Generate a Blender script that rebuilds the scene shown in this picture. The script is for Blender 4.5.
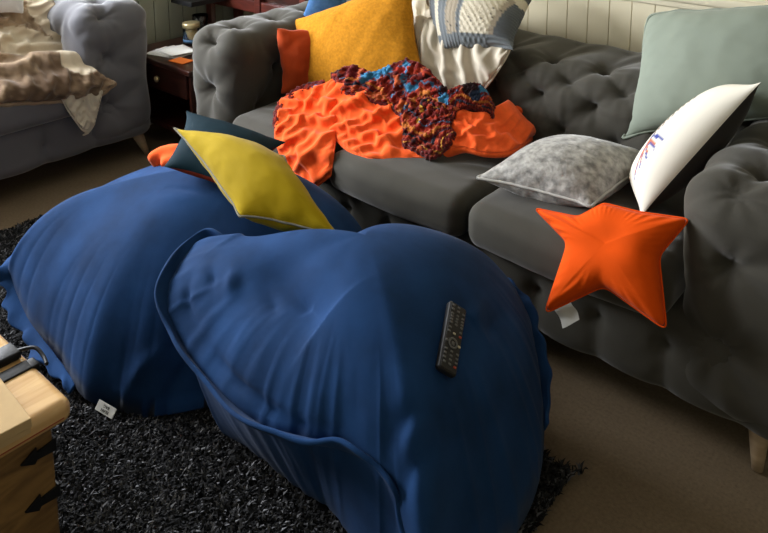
import bpy, bmesh, math, random
import numpy as np
from mathutils import Vector, Matrix, noise as mn

for o in list(bpy.data.objects): bpy.data.objects.remove(o)
S = bpy.context.scene
COL = S.collection

# ------------------------------------------------------------------ camera
FPX, PITCH, YAW, CX, CY, HC = 768.0, math.radians(10), math.radians(40.6), 384.0, -30.0, 1.5
cam = bpy.data.cameras.new('camera'); camo = bpy.data.objects.new('camera', cam); COL.objects.link(camo)
camo.location = (0, 0, HC); camo.rotation_euler = (math.pi/2 - PITCH, 0, YAW)
cam.sensor_width = 36; cam.lens = 36*FPX/768; cam.shift_y = -(266.5 - CY)/768; cam.clip_start = .02
S.camera = camo
# ------------------------------------------------------------------ world and lights
S.view_settings.view_transform = 'Standard'; S.view_settings.look = 'None'
S.view_settings.exposure = 0.0; S.view_settings.gamma = 1; S.view_settings.use_curve_mapping = False
w = bpy.data.worlds.new('world'); S.world = w; w.use_nodes = True
w.node_tree.nodes['Background'].inputs[0].default_value = (.75, .85, 1, 1)
w.node_tree.nodes['Background'].inputs[1].default_value = 1.0
def area(name, loc, target, sx, sy, power, color):
    l = bpy.data.lights.new(name, 'AREA'); l.shape = 'RECTANGLE'; l.size = sx; l.size_y = sy; l.energy = power; l.color = color
    o = bpy.data.objects.new(name, l); COL.objects.link(o); o.location = loc
    o.rotation_euler = (Vector(target) - Vector(loc)).to_track_quat('-Z', 'Y').to_euler(); return o
area('bay_daylight', (-4.32, .55, 1.6), (-2.3, 1.0, .6), 2.2, 1.3, 360, (.92, .95, 1.0))
area('rear_daylight', (.6, -2.62, 1.6), (-.6, 2.0, .9), 1.3, 1.1, 9, (1.0, .90, .70))

# ------------------------------------------------------------------ maths helpers
FW = np.array([-math.sin(YAW)*math.cos(PITCH), math.cos(YAW)*math.cos(PITCH), -math.sin(PITCH)])
RT = np.array([math.cos(YAW), math.sin(YAW), 0.0]); UP = np.cross(RT, FW); C0 = np.array([0, 0, HC])
def at(x, y, ax, v):
    d = FW + RT*(x-CX)/FPX - UP*(y-CY)/FPX
    return C0 + d*((v - C0[ax])/d[ax])
def atz(x, y, z): return at(x, y, 2, z)
def aty(x, y, yy): return at(x, y, 1, yy)
def atx(x, y, xx): return at(x, y, 0, xx)
def hit(px, py, f): return hits([(px, py)], f)[0]
def hits(PXY, f, t0=.8, t1=5.5, dt=.003):
    PXY = np.asarray(PXY, float); D = FW[None]+RT[None]*((PXY[:, :1]-CX)/FPX)-UP[None]*((PXY[:, 1:2]-CY)/FPX)
    out = C0+D*t1; live = np.arange(len(D)); t = t0
    while t < t1 and len(live):
        p = C0+D[live]*t; h = p[:, 2] <= f(p[:, 0], p[:, 1]); out[live[h]] = p[h]; live = live[~h]; t += dt
    return out
def sm(t): t = np.clip(t, 0, 1); return t*t*(3-2*t)
def vnoise(P, scale, seed=0, octaves=3):
    "smooth fractal noise from rotated sines, vectorised"
    rng = np.random.RandomState(seed); out = np.zeros(len(P)); a = 1.0; tot = 0
    for o in range(octaves):
        for k in range(5):
            d = rng.normal(size=3); d /= np.linalg.norm(d); d2 = rng.normal(size=3); d2 /= np.linalg.norm(d2)
            ph = rng.rand()*6.28; out += a*np.sin(P@d*scale*6.28*(.7+.6*rng.rand()) + ph + 1.3*np.sin(P@d2*scale*4.1+ph*2))/5
        tot += a; a *= .5; scale *= 2.1
    return out/tot*1.8
def segdist(P, A, B):
    A = np.array(A, float); B = np.array(B, float); ab = B-A
    t = np.clip(((P-A)@ab)/max(ab@ab, 1e-9), 0, 1)
    return np.linalg.norm(P-(A+t[:, None]*ab), axis=1), t
def normals(V, F):
    F = np.asarray(F); N = np.zeros_like(V)
    if F.shape[1] == 4: n = np.cross(V[F[:, 2]]-V[F[:, 0]], V[F[:, 3]]-V[F[:, 1]])
    else: n = np.cross(V[F[:, 1]]-V[F[:, 0]], V[F[:, 2]]-V[F[:, 0]])
    for k in range(F.shape[1]):
        for c in range(3): N[:, c] += np.bincount(F[:, k], n[:, c], len(V))
    return N/np.maximum(np.linalg.norm(N, axis=1), 1e-9)[:, None]
def spline(pts, n, closed=False):
    "Catmull-Rom through the points"
    P = np.array(pts, float); m = len(P); out = []
    segs = m if closed else m-1
    T = np.linspace(0, segs, n, endpoint=not closed)
    for t in T:
        i = min(int(t), segs-1); u = t-i
        g = (lambda k: P[k % m]) if closed else (lambda k: P[min(max(k, 0), m-1)])
        p0, p1, p2, p3 = g(i-1), g(i), g(i+1), g(i+2)
        out.append(.5*((2*p1)+(-p0+p2)*u+(2*p0-5*p1+4*p2-p3)*u*u+(-p0+3*p1-3*p2+p3)*u**3))
    return np.array(out)

# ------------------------------------------------------------------ object helpers
ORG = {}
def thing(name, label, cat, loc, group=None):
    o = bpy.data.objects.new(name, None); COL.objects.link(o); o.location = loc; o.empty_display_size = .1
    o['label'] = label; o['category'] = cat
    if group: o['group'] = group
    ORG[o.name] = np.array(loc, float); return o
def tag(o, label, cat, group=None, kind=None):
    o['label'] = label; o['category'] = cat
    if group: o['group'] = group
    if kind: o['kind'] = kind
    return o
def mesh(name, V, F, mat, parent=None, smooth=True, sub=0, colors=None, loc=None):
    V = np.asarray(V, float)
    if parent is not None: org = ORG[parent.name]
    elif loc is not None: org = np.array(loc, float)
    else: org = np.zeros(3)
    me = bpy.data.meshes.new(name); me.from_pydata((V-org).tolist(), [], [tuple(int(i) for i in f) for f in F]); me.validate(); me.update()
    if smooth: me.polygons.foreach_set('use_smooth', [True]*len(me.polygons))
    if colors is not None:
        ca = me.color_attributes.new('pattern', 'FLOAT_COLOR', 'POINT')
        c4 = np.ones((len(V), 4)); c4[:, :3] = colors; ca.data.foreach_set('color', c4.ravel())
    me.materials.append(mat)
    o = bpy.data.objects.new(name, me); COL.objects.link(o)
    if parent is not None: o.parent = parent
    elif loc is not None: o.location = loc
    ORG[o.name] = org
    if sub:
        m = o.modifiers.new('sub', 'SUBSURF'); m.levels = sub; m.render_levels = sub
    return o
def struct(name, V, F, mat, smooth=False):
    o = mesh(name, V, F, mat, smooth=smooth); o['kind'] = 'structure'; return o
class MB:
    def __init__(s): s.V = []; s.F = []
    def add(s, V, F):
        k = len(s.V); s.V += [tuple(v) for v in V]; s.F += [tuple(i+k for i in f) for f in F]; return s
    def box(s, a, b, M=None):
        x0, y0, z0 = a; x1, y1, z1 = b
        V = [(x0,y0,z0),(x1,y0,z0),(x1,y1,z0),(x0,y1,z0),(x0,y0,z1),(x1,y0,z1),(x1,y1,z1),(x0,y1,z1)]
        if M is not None: V = [tuple(M@Vector(v)) for v in V]
        return s.add(V, [(0,3,2,1),(4,5,6,7),(0,1,5,4),(1,2,6,5),(2,3,7,6),(3,0,4,7)])
    def bbox(s, a, b, r=.01, n=3, M=None):
        V, F = rbox(a, b, r, None, n)
        if M is not None: V = [tuple(M@Vector(v)) for v in V]
        return s.add(V, F)
    def tube(s, pts, rad, n=10, cap=True):
        V, F = tube(pts, rad, n, cap); return s.add(V, F)
    def lathe(s, prof, c=(0,0,0), n=28):
        V = []; F = []
        for r, z in prof:
            for k in range(n):
                a = 2*math.pi*k/n; V.append((c[0]+r*math.cos(a), c[1]+r*math.sin(a), c[2]+z))
        for i in range(len(prof)-1):
            for k in range(n): F.append((i*n+k, i*n+(k+1)%n, (i+1)*n+(k+1)%n, (i+1)*n+k))
        F.append(tuple(range(n))[::-1]); F.append(tuple((len(prof)-1)*n+k for k in range(n)))
        return s.add(V, F)
    def build(s, name, mat, parent=None, smooth=False, **k):
        return mesh(name, s.V, s.F, mat, parent, smooth, **k)
def tube(pts, rad, n=10, cap=True):
    P = np.array(pts, float); m = len(P); R = np.full(m, rad) if np.isscalar(rad) else np.array(rad, float)
    T = np.gradient(P, axis=0); T /= np.maximum(np.linalg.norm(T, axis=1), 1e-9)[:, None]
    u = np.cross(T[0], (0, 0, 1)); 
    if np.linalg.norm(u) < .1: u = np.cross(T[0], (1, 0, 0))
    u /= np.linalg.norm(u); V = []; F = []
    for i in range(m):
        u = u - T[i]*(u@T[i]); u /= np.linalg.norm(u); v = np.cross(T[i], u)
        for k in range(n):
            a = 2*math.pi*k/n; V.append(P[i]+R[i]*(math.cos(a)*u+math.sin(a)*v))
    for i in range(m-1):
        for k in range(n): F.append((i*n+k, i*n+(k+1)%n, (i+1)*n+(k+1)%n, (i+1)*n+k))
    if cap: F.append(tuple(range(n))[::-1]); F.append(tuple((m-1)*n+k for k in range(n)))
    return V, F
def rbox(a, b, r, step=None, nseg=3):
    "closed rounded box as a quad grid; step = grid size on the faces, nseg = segments of each corner"
    a = np.array(a, float); b = np.array(b, float)
    r = min(r, *(.499*(b-a)))
    def cuts(lo, hi):
        if step is None: return np.concatenate([lo+r*(1-np.cos(np.linspace(0, math.pi/2, nseg+1))), hi-r*(1-np.cos(np.linspace(math.pi/2, 0, nseg+1)))])
        return np.linspace(lo, hi, max(3, int(round((hi-lo)/step))+1))
    c = [cuts(a[i], b[i]) for i in range(3)]
    idx = {}; V = []; F = []
    def vid(i, j, k):
        key = (i, j, k)
        if key not in idx: idx[key] = len(V); V.append((c[0][i], c[1][j], c[2][k]))
        return idx[key]
    nx, ny, nz = [len(q)-1 for q in c]
    for i in range(nx):
        for j in range(ny):
            F.append((vid(i,j,0), vid(i,j+1,0), vid(i+1,j+1,0), vid(i+1,j,0))); F.append((vid(i,j,nz), vid(i+1,j,nz), vid(i+1,j+1,nz), vid(i,j+1,nz)))
    for i in range(nx):
        for k in range(nz):
            F.append((vid(i,0,k), vid(i+1,0,k), vid(i+1,0,k+1), vid(i,0,k+1))); F.append((vid(i,ny,k), vid(i,ny,k+1), vid(i+1,ny,k+1), vid(i+1,ny,k)))
    for j in range(ny):
        for k in range(nz):
            F.append((vid(0,j,k), vid(0,j,k+1), vid(0,j+1,k+1), vid(0,j+1,k))); F.append((vid(nx,j,k), vid(nx,j+1,k), vid(nx,j+1,k+1), vid(nx,j,k+1)))
    V = np.array(V); q = np.clip(V, a+r, b-r); d = V-q; L = np.linalg.norm(d, axis=1)
    m = L > 1e-9; V[m] = q[m]+d[m]/L[m, None]*r
    return V, F

# ------------------------------------------------------------------ materials
def mat(name, col, rough=.8, sheen=0, metal=0, bump=None, vary=None, attr=False, spec=.3, coat=0, trans=0):
    m = bpy.data.materials.new(name); m.use_nodes = True; nt = m.node_tree; b = nt.nodes['Principled BSDF']
    b.inputs['Base Color'].default_value = (*col, 1); b.inputs['Roughness'].default_value = rough; b.inputs['Metallic'].default_value = metal
    b.inputs['Specular IOR Level'].default_value = spec if rough < .7 else min(spec, .08)
    if sheen: b.inputs['Sheen Weight'].default_value = sheen; b.inputs['Sheen Roughness'].default_value = .4
    if coat: b.inputs['Coat Weight'].default_value = coat; b.inputs['Coat Roughness'].default_value = .15
    if trans: b.inputs['Transmission Weight'].default_value = trans
    tc = nt.nodes.new('ShaderNodeTexCoord')
    src = None
    if attr:
        at_ = nt.nodes.new('ShaderNodeAttribute'); at_.attribute_name = 'pattern'; src = at_.outputs['Color']
    if vary:                                  # (scale, amount, detail)
        n = nt.nodes.new('ShaderNodeTexNoise'); n.inputs['Scale'].default_value = vary[0]; n.inputs['Detail'].default_value = vary[2] if len(vary) > 2 else 4
        nt.links.new(tc.outputs['Object'], n.inputs['Vector'])
        mr = nt.nodes.new('ShaderNodeMapRange'); mr.inputs['From Min'].default_value = .3; mr.inputs['From Max'].default_value = .7
        mr.inputs['To Min'].default_value = 1-vary[1]; mr.inputs['To Max'].default_value = 1+vary[1]; nt.links.new(n.outputs['Fac'], mr.inputs['Value'])
        vm = nt.nodes.new('ShaderNodeVectorMath'); vm.operation = 'SCALE'; nt.links.new(mr.outputs[0], vm.inputs['Scale'])
        if src is not None: nt.links.new(src, vm.inputs[0])
        else: vm.inputs[0].default_value = col
        src = vm.outputs[0]
    if src is not None: nt.links.new(src, b.inputs['Base Color'])
    if bump:                                  # (scale, strength, distance)
        n = nt.nodes.new('ShaderNodeTexNoise'); n.inputs['Scale'].default_value = bump[0]; n.inputs['Detail'].default_value = 3
        nt.links.new(tc.outputs['Object'], n.inputs['Vector'])
        bp = nt.nodes.new('ShaderNodeBump'); bp.inputs['Strength'].default_value = bump[1]; bp.inputs['Distance'].default_value = bump[2]
        nt.links.new(n.outputs['Fac'], bp.inputs['Height']); nt.links.new(bp.outputs[0], b.inputs['Normal'])
    return m
def wood(name, c1, c2, scale=(1, 12, 12), rough=.4, coat=0, spec=.4):
    m = mat(name, c1, rough, coat=coat, spec=spec); nt = m.node_tree; b = nt.nodes['Principled BSDF']
    tc = nt.nodes.new('ShaderNodeTexCoord'); mp = nt.nodes.new('ShaderNodeMapping'); mp.inputs['Scale'].default_value = scale
    n = nt.nodes.new('ShaderNodeTexNoise'); n.inputs['Scale'].default_value = 2.2; n.inputs['Detail'].default_value = 7; n.inputs['Distortion'].default_value = 1.6
    cr = nt.nodes.new('ShaderNodeValToRGB'); cr.color_ramp.elements[0].position = .35; cr.color_ramp.elements[1].position = .65
    cr.color_ramp.elements[0].color = (*c1, 1); cr.color_ramp.elements[1].color = (*c2, 1)
    nt.links.new(tc.outputs['Object'], mp.inputs[0]); nt.links.new(mp.outputs[0], n.inputs['Vector']); nt.links.new(n.outputs['Fac'], cr.inputs[0]); nt.links.new(cr.outputs[0], b.inputs['Base Color'])
    return m
M = {}
M['velvet'] = mat('grey velvet', (.056, .052, .042), .75, sheen=.3, bump=(260, .15, .002), vary=(3, .12))
M['velvet_blue'] = mat('cool grey velvet', (.135, .135, .150), .75, sheen=.5, bump=(260, .15, .002), vary=(3, .12))
M['blue'] = mat('blue suede', (.0095, .037, .112), .85, sheen=.04, bump=(60, .12, .004), vary=(7, .30, 6), spec=.2)
M['yellow'] = mat('yellow velvet', (.34, .235, .004), .8, sheen=.08, bump=(200, .1, .002), vary=(6, .08))
M['yellow_trim'] = mat('grey trim', (.20, .19, .15), .8)
M['teal'] = mat('dark teal velvet', (.004, .018, .028), .8, sheen=.0, vary=(8, .15))
M['rust'] = mat('rust fabric', (.44, .06, .014), .85, sheen=.2, vary=(20, .12))
M['rustdark'] = mat('dark rust fabric', (.22, .03, .012), .85)
M['orange'] = mat('orange cotton', (.75, .080, .003), .8, sheen=.05, bump=(300, .1, .001), vary=(12, .05))
M['coral'] = mat('coral fleece', (.90, .12, .025), .95, sheen=.15, bump=(420, .3, .003), vary=(50, .08))
M['mustard'] = mat('mustard towelling', (.48, .20, .013), .95, sheen=.1, bump=(320, .5, .003), vary=(90, .16, 2))
M['cream'] = mat('cream fleece', (.56, .50, .40), .95, sheen=.3, bump=(300, .3, .002), vary=(20, .06))
M['mint'] = mat('mint velvet', (.23, .265, .215), .75, sheen=.15, bump=(240, .1, .002), vary=(5, .06))
M['white'] = mat('white cotton', (.72, .68, .58), .85, attr=True)
M['charcoal'] = mat('charcoal cotton', (.035, .032, .030), .9, sheen=.1)
M['denim'] = mat('denim blue', (.06, .15, .33), .85, vary=(60, .2))
M['crochet'] = mat('crochet wool', (.5, .4, .3), .95, attr=True, sheen=.2, bump=(260, .6, .005))
M['fur'] = mat('fur throw', (.4, .3, .2), .95, attr=True, sheen=.3, bump=(300, .5, .006))
M['carpet'] = mat('beige carpet', (.19, .142, .092), .98, bump=(380, .6, .004), vary=(120, .14, 4))
M['rug'] = mat('shag pile', (.02, .02, .022), .9, attr=True)
M['rugbase'] = mat('rug backing', (.008, .008, .009), .95)
M['wall'] = mat('cream paint', (.76, .69, .50), .6, vary=(1.5, .03))
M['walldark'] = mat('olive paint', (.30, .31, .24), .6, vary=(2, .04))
M['wallroom'] = mat('green wall paint', (.26, .25, .18), .7)
M['trim'] = mat('cream gloss', (.68, .62, .46), .4)
M['ceiling'] = mat('ceiling paint', (.55, .53, .47), .8)
M['mahog'] = wood('mahogany', (.022, .006, .004), (.05, .012, .007), (2, 14, 14), .3, .3)
M['redwood'] = wood('red mahogany', (.07, .013, .009), (.13, .025, .015), (2, 14, 14), .35, .3)
M['pine'] = wood('waxed pine', (.50, .29, .11), (.66, .42, .19), (14, 1.2, 14), .16, .8)
M['pineside'] = wood('knotty pine', (.09, .045, .015), (.27, .15, .05), (5, 2.0, 9), .5, .1)
M['redline'] = mat('red stain', (.30, .06, .02), .5)
M['iron'] = mat('black iron', (.012, .012, .014), .45, metal=.3, bump=(90, .2, .002))
M['card'] = mat('tan cardboard', (.47, .33, .17), .75, vary=(40, .04))
M['black'] = mat('black plastic', (.012, .012, .013), .4)
M['button'] = mat('grey rubber', (.12, .12, .12), .5)
M['button_light'] = mat('pale button', (.50, .45, .33), .5)
M['button_red'] = mat('red button', (.35, .06, .04), .5)
M['paper'] = mat('white paper', (.85, .85, .83), .7)
M['label'] = mat('white satin label', (.62, .62, .58), .7, bump=(60, .3, .003))
M['ink'] = mat('black print', (.02, .02, .02), .8)
M['orange_card'] = mat('orange card', (.85, .20, .03), .6)
M['leg'] = wood('pale wood leg', (.33, .24, .15), (.42, .31, .2), (3, 3, 20), .4, .2)
M['glass'] = mat('clear glass', (.95, .95, .93), .03, trans=1, spec=.5)
M['honey'] = mat('amber wax', (.60, .46, .20), .3)
M['bluestripe'] = mat('blue stripe', (.10, .22, .42), .4)
M['lidm'] = mat('brass lid', (.55, .45, .25), .3, metal=.6)
M['frame'] = mat('window frame paint', (.75, .75, .72), .4)

# ------------------------------------------------------------------ room shell
XL, XR, YB, YF, ZC = -4.15, 1.6, 2.72, -2.5, 2.45
def bx(a, b): return MB().box(a, b)
m = bx((XL-.3, YF-.2, -.1), (XR+.2, YB+.2, 0)); struct('floor', m.V, m.F, M['carpet'])
m = bx((XL-.3, YF-.2, ZC), (XR+.2, YB+.2, ZC+.1)); struct('ceiling', m.V, m.F, M['ceiling'])
def boards_x(mb, x0, x1, z0, z1, y, face, pitch=.0868, ph=0):
    "tongue-and-groove boards along x, standing in front of plane y"
    x = x0+ph
    while x < x1:
        a = max(x, x0)+.0007; b = min(x+pitch, x1)-.0007
        if b-a > .01:
            V, F = rbox((a, y-.012, z0), (b, y+.03, z1), .0028, None, 2); mb.add(V, F)
        x += pitch
mb = MB(); mb.box((-3.4, YB, 0), (XR+.1, YB+.12, ZC)); boards_x(mb, -3.4, XR, .1, .895, YB, -1, ph=.0328)
struct('wall_back', mb.V, mb.F, M['wall'])
mb = MB(); mb.bbox((-3.4, YB-.035, .915), (XR, YB+.01, .95), .012); mb.bbox((-3.4, YB-.022, .892), (XR, YB+.01, .92), .008); mb.bbox((-3.4, YB-.02, .94), (XR, YB+.01, .965), .008)
struct('trim_1', mb.V, mb.F, M['trim'], True)
m = MB().bbox((-3.4, YB-.03, 0), (XR, YB+.01, .11), .008); struct('baseboard_back', m.V, m.F, M['trim'])
# return wall beside the bay
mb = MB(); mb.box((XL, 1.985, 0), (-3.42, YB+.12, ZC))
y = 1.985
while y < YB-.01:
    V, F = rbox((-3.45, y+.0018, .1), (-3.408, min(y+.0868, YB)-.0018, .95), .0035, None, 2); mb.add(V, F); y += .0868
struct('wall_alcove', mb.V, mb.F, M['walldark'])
# left wall with the bay window
wy0, wy1, wz0, wz1 = -.65, 1.75, .92, 2.25
mb = MB(); mb.box((XL-.12, YF, 0), (XL, 2.0, wz0)); mb.box((XL-.12, YF, wz1), (XL, 2.0, ZC)); mb.box((XL-.12, YF, wz0), (XL, wy0, wz1)); mb.box((XL-.12, wy1, wz0), (XL, 2.0, wz1))
struct('wall_left', mb.V, mb.F, M['wall'])
def window(name, axis, pos, a0, a1, z0, z1, n):
    mb = MB(); t = .05
    def B(u0, u1, q0, q1):
        if axis == 'x': mb.bbox((pos-.04, u0, q0), (pos+.04, u1, q1), .006)
        else: mb.bbox((u0, pos-.04, q0), (u1, pos+.04, q1), .006)
    B(a0, a1, z0, z0+t); B(a0, a1, z1-t, z1)
    for k in range(n+1):
        u = a0+(a1-a0-t)*k/n; B(u, u+t, z0, z1)
    B(a0, a1, z0+(z1-z0)*.7, z0+(z1-z0)*.7+.04)
    o = struct(name, mb.V, mb.F, M['frame'])
    g = MB()
    if axis == 'x': g.box((pos-.004, a0+.02, z0+.02), (pos+.0, a1-.02, z1-.02))
    else: g.box((a0+.02, pos-.004, z0+.02), (a1-.02, pos, z1-.02))
    gm = bpy.data.materials.get('pane') or mat('pane', (1, 1, 1), .0)
    if 'pane' not in M:
        M['pane'] = gm; nt = gm.node_tree; nt.nodes.remove(nt.nodes['Principled BSDF'])
        tb = nt.nodes.new('ShaderNodeBsdfTransparent'); gl = nt.nodes.new('ShaderNodeBsdfGlossy'); gl.inputs['Roughness'].default_value = .02
        mx = nt.nodes.new('ShaderNodeMixShader'); mx.inputs[0].default_value = .06
        nt.links.new(tb.outputs[0], mx.inputs[1]); nt.links.new(gl.outputs[0], mx.inputs[2]); nt.links.new(mx.outputs[0], nt.nodes['Material Output'].inputs[0])
    g.build('window_pane', M['pane'], o)
window('window_1', 'x', XL-.06, wy0, wy1, wz0, wz1, 3)
m = bx((XR, YF, 0), (XR+.12, YB, ZC)); struct('wall_right', m.V, m.F, M['wallroom'])
mb = MB(); mb.box((XL, YF-.12, 0), (XR, YF, .95)); mb.box((XL, YF-.12, 2.2), (XR, YF, ZC)); mb.box((XL, YF-.12, .95), (-.1, YF, 2.2)); mb.box((1.3, YF-.12, .95), (XR, YF, 2.2))
struct('wall_front', mb.V, mb.F, M['wallroom'])
window('window_2', 'y', YF-.06, -.1, 1.3, .95, 2.2, 2)

# ------------------------------------------------------------------ cloth simulation (position based)
def pbd(X, E, F, rest=None, pressure=1.0, iters=220, fixed=None, bend=None, seed=0, stretch=1.0, damp=.96, bstiff=.25):
    n = len(X); X = X.copy(); V = np.zeros_like(X); E = np.asarray(E); F = np.asarray(F)
    L = np.linalg.norm(X[E[:, 0]]-X[E[:, 1]], axis=1) if rest is None else rest
    rng = np.random.RandomState(seed)
    X += rng.normal(size=X.shape)*L.mean()*.05
    deg = np.bincount(E.ravel(), minlength=n).astype(float)
    if bend is not None:
        bend = np.asarray(bend); Lb = bend_rest = np.linalg.norm(X[bend[:, 0]]-X[bend[:, 1]], axis=1); degb = np.maximum(np.bincount(bend.ravel(), minlength=n), 1).astype(float)
    h = L.mean()
    for it in range(iters):
        Nn = normals(X, F); V = V*damp + Nn*pressure*h*.02; Y = X+V
        for s in range(6):
            d = Y[E[:, 1]]-Y[E[:, 0]]; l = np.linalg.norm(d, axis=1); c = (1-L/np.maximum(l, 1e-9))*.5
            c = np.where(c < 0, c*.5, c); d = d*c[:, None]
            D = np.stack([np.bincount(E[:, 0], d[:, k], n)-np.bincount(E[:, 1], d[:, k], n) for k in range(3)], 1)
            Y += D*1.6/deg[:, None]*stretch
        if bend is not None:
            d = Y[bend[:, 1]]-Y[bend[:, 0]]; l = np.linalg.norm(d, axis=1); c = np.minimum(1-Lb/np.maximum(l, 1e-9), 0)*.5; d = d*c[:, None]
            D = np.stack([np.bincount(bend[:, 0], d[:, k], n)-np.bincount(bend[:, 1], d[:, k], n) for k in range(3)], 1)
            Y += D*bstiff/degb[:, None]
        V = Y-X; X = Y
    return X
PC = {}
def pillow_shape(n, pressure, seed, aspect=1.0, iters=200):
    "two square sheets sewn at the rim and blown up; returns verts, faces, rim indices, top mask"
    key = (n, pressure, seed, aspect)
    if key in PC: return PC[key]
    idx = {}; X = []
    for s in (0, 1):
        for i in range(n+1):
            for j in range(n+1):
                rim = i in (0, n) or j in (0, n)
                if s == 1 and rim: idx[(1, i, j)] = idx[(0, i, j)]; continue
                idx[(s, i, j)] = len(X); b = .02*math.sin(math.pi*i/n)*math.sin(math.pi*j/n)
                X.append(((2*i/n-1)*aspect, 2*j/n-1, b if s == 0 else -b))
    F = []; E = set(); B = set(); top = np.zeros(len(X), bool)
    for s in (0, 1):
        for i in range(n+1):
            for j in range(n+1):
                a = idx[(s, i, j)]
                if s == 0: top[a] = True
                for di, dj in ((1, 0), (0, 1), (1, 1), (1, -1)):
                    if 0 <= i+di <= n and 0 <= j+dj <= n:
                        b = idx[(s, i+di, j+dj)]; E.add((min(a, b), max(a, b)))
                for di, dj in ((2, 0), (0, 2)):
                    if i+di <= n and j+dj <= n:
                        b = idx[(s, i+di, j+dj)]; B.add((min(a, b), max(a, b)))
                if i < n and j < n:
                    q = (a, idx[(s, i+1, j)], idx[(s, i+1, j+1)], idx[(s, i, j+1)]); F.append(q if s == 0 else q[::-1])
    X = np.array(X); X = pbd(X, sorted(E), F, pressure=pressure, iters=iters, bend=sorted(B), seed=seed)
    rim = [idx[(0, i, 0)] for i in range(n)]+[idx[(0, n, j)] for j in range(n)]+[idx[(0, n-i, n)] for i in range(n)]+[idx[(0, 0, n-j)] for j in range(n)]
    cor = X[[idx[(0, 0, 0)], idx[(0, n, 0)], idx[(0, n, n)], idx[(0, 0, n)]]]
    s = np.abs(cor[:, :2]).mean(axis=0); X[:, :2] -= cor[:, :2].mean(axis=0); X[:, 0] /= s[0]; X[:, 1] /= s[1]; X[:, 2] /= np.abs(X[:, 2]).max()
    PC[key] = (X, F, rim, top); return PC[key]
def place_pillow(X, corners, thick, rnd=0):
    "corners: 3D points for (-1,-1), (1,-1), (1,1), (-1,1)"
    A, B, Cc, D = [np.array(c, float) for c in corners]
    X = X.copy(); rnd = rnd if np.isscalar(rnd) else rnd[0]+(rnd[1]-rnd[0])*np.clip(X[:, 1]*.5+.5, 0, 1)**.5; a_ = np.clip(X[:, 0], -1, 1); b_ = np.clip(X[:, 1], -1, 1); X[:, 0] *= np.sqrt(1-rnd*b_**4/2); X[:, 1] *= np.sqrt(1-rnd*a_**4/2)
    u = (X[:, 0]+1)/2; v = (X[:, 1]+1)/2
    P = ((1-u)*(1-v))[:, None]*A+(u*(1-v))[:, None]*B+(u*v)[:, None]*Cc+((1-u)*v)[:, None]*D
    N = np.cross((B+Cc-A-D), (Cc+D-A-B)); N /= np.linalg.norm(N)
    P = P+X[:, 2:3]*N*thick
    return P, N
def cushion(name, label, corners, thick, m, pressure=1.5, seed=1, n=40, piping=None, prad=.004, colors=None, sub=1, wr=.0, group=None, cat='cushion', backm=None, rnd=0):
    X, F, rim, top = pillow_shape(n, pressure, seed)
    P, N = place_pillow(X, corners, thick, rnd)
    if wr: P += normals(P, F)*(wr*vnoise(P, 9, seed))[:, None]
    c = P.mean(axis=0).copy(); c[2] = P[:, 2].min()
    t = thing(name, label, cat, tuple(c), group)
    if backm is None: mesh('cover', P, F, m, t, sub=sub, colors=colors(X, P) if colors else None)
    else:
        nf = len(F)//2
        for k, (Fs, mm, nm) in enumerate(((F[:nf], m, 'front_panel'), (F[nf:], backm, 'back_panel'))):
            used = sorted({i for f in Fs for i in f}); mp = {a: b for b, a in enumerate(used)}
            mesh(nm, P[used], [tuple(mp[i] for i in f) for f in Fs], mm, t, sub=sub, colors=colors(X, P)[used] if (colors and k == 0) else None)
    if piping is not None:
        R = P[rim+[rim[0]]]; V, Ft = tube(spline(R, len(R)*2), prad, 6, False); mesh('piping', V, Ft, piping, t)
    return t, P, F

# ------------------------------------------------------------------ tufted upholstery
def tuft(V, F, buttons, segs, A=.020, w=.055, D=.032, sg=.019, wr=.0032, seed=0, passes=None):
    N = normals(V, F); ds = np.full(len(V), 9.0); db = np.full(len(V), 9.0); rad = np.zeros(len(V))
    for a, b in segs:
        d, _ = segdist(V, a, b); ds = np.minimum(ds, d)
    rng = np.random.RandomState(seed)
    for b in buttons:
        b = np.array(b, float); q = V-b; d = np.linalg.norm(q, axis=1); k = np.argmin(d); n0 = N[k]
        u = np.cross(n0, (.31, .2, .93)); u /= np.linalg.norm(u); v = np.cross(n0, u)
        ph = np.arctan2(q@v, q@u); r1, r2 = rng.rand(2)*6.28; kk = rng.randint(7, 11)
        wv = np.cos(kk*ph+r1+1.2*np.sin(2*ph+r2))
        rad += wr*wv*np.exp(-d/.05)*np.clip(d/.02, 0, 1)*(d < .25)
        db = np.minimum(db, d)
    disp = A*(1-np.exp(-(ds/w)**1.15)) + rad
    disp -= D*np.exp(-(db/sg)**1.3) + .35*D*np.exp(-db/(sg*2.4))
    disp += .003*vnoise(V, 2.2, seed+5)
    return V+N*disp[:, None]

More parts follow.
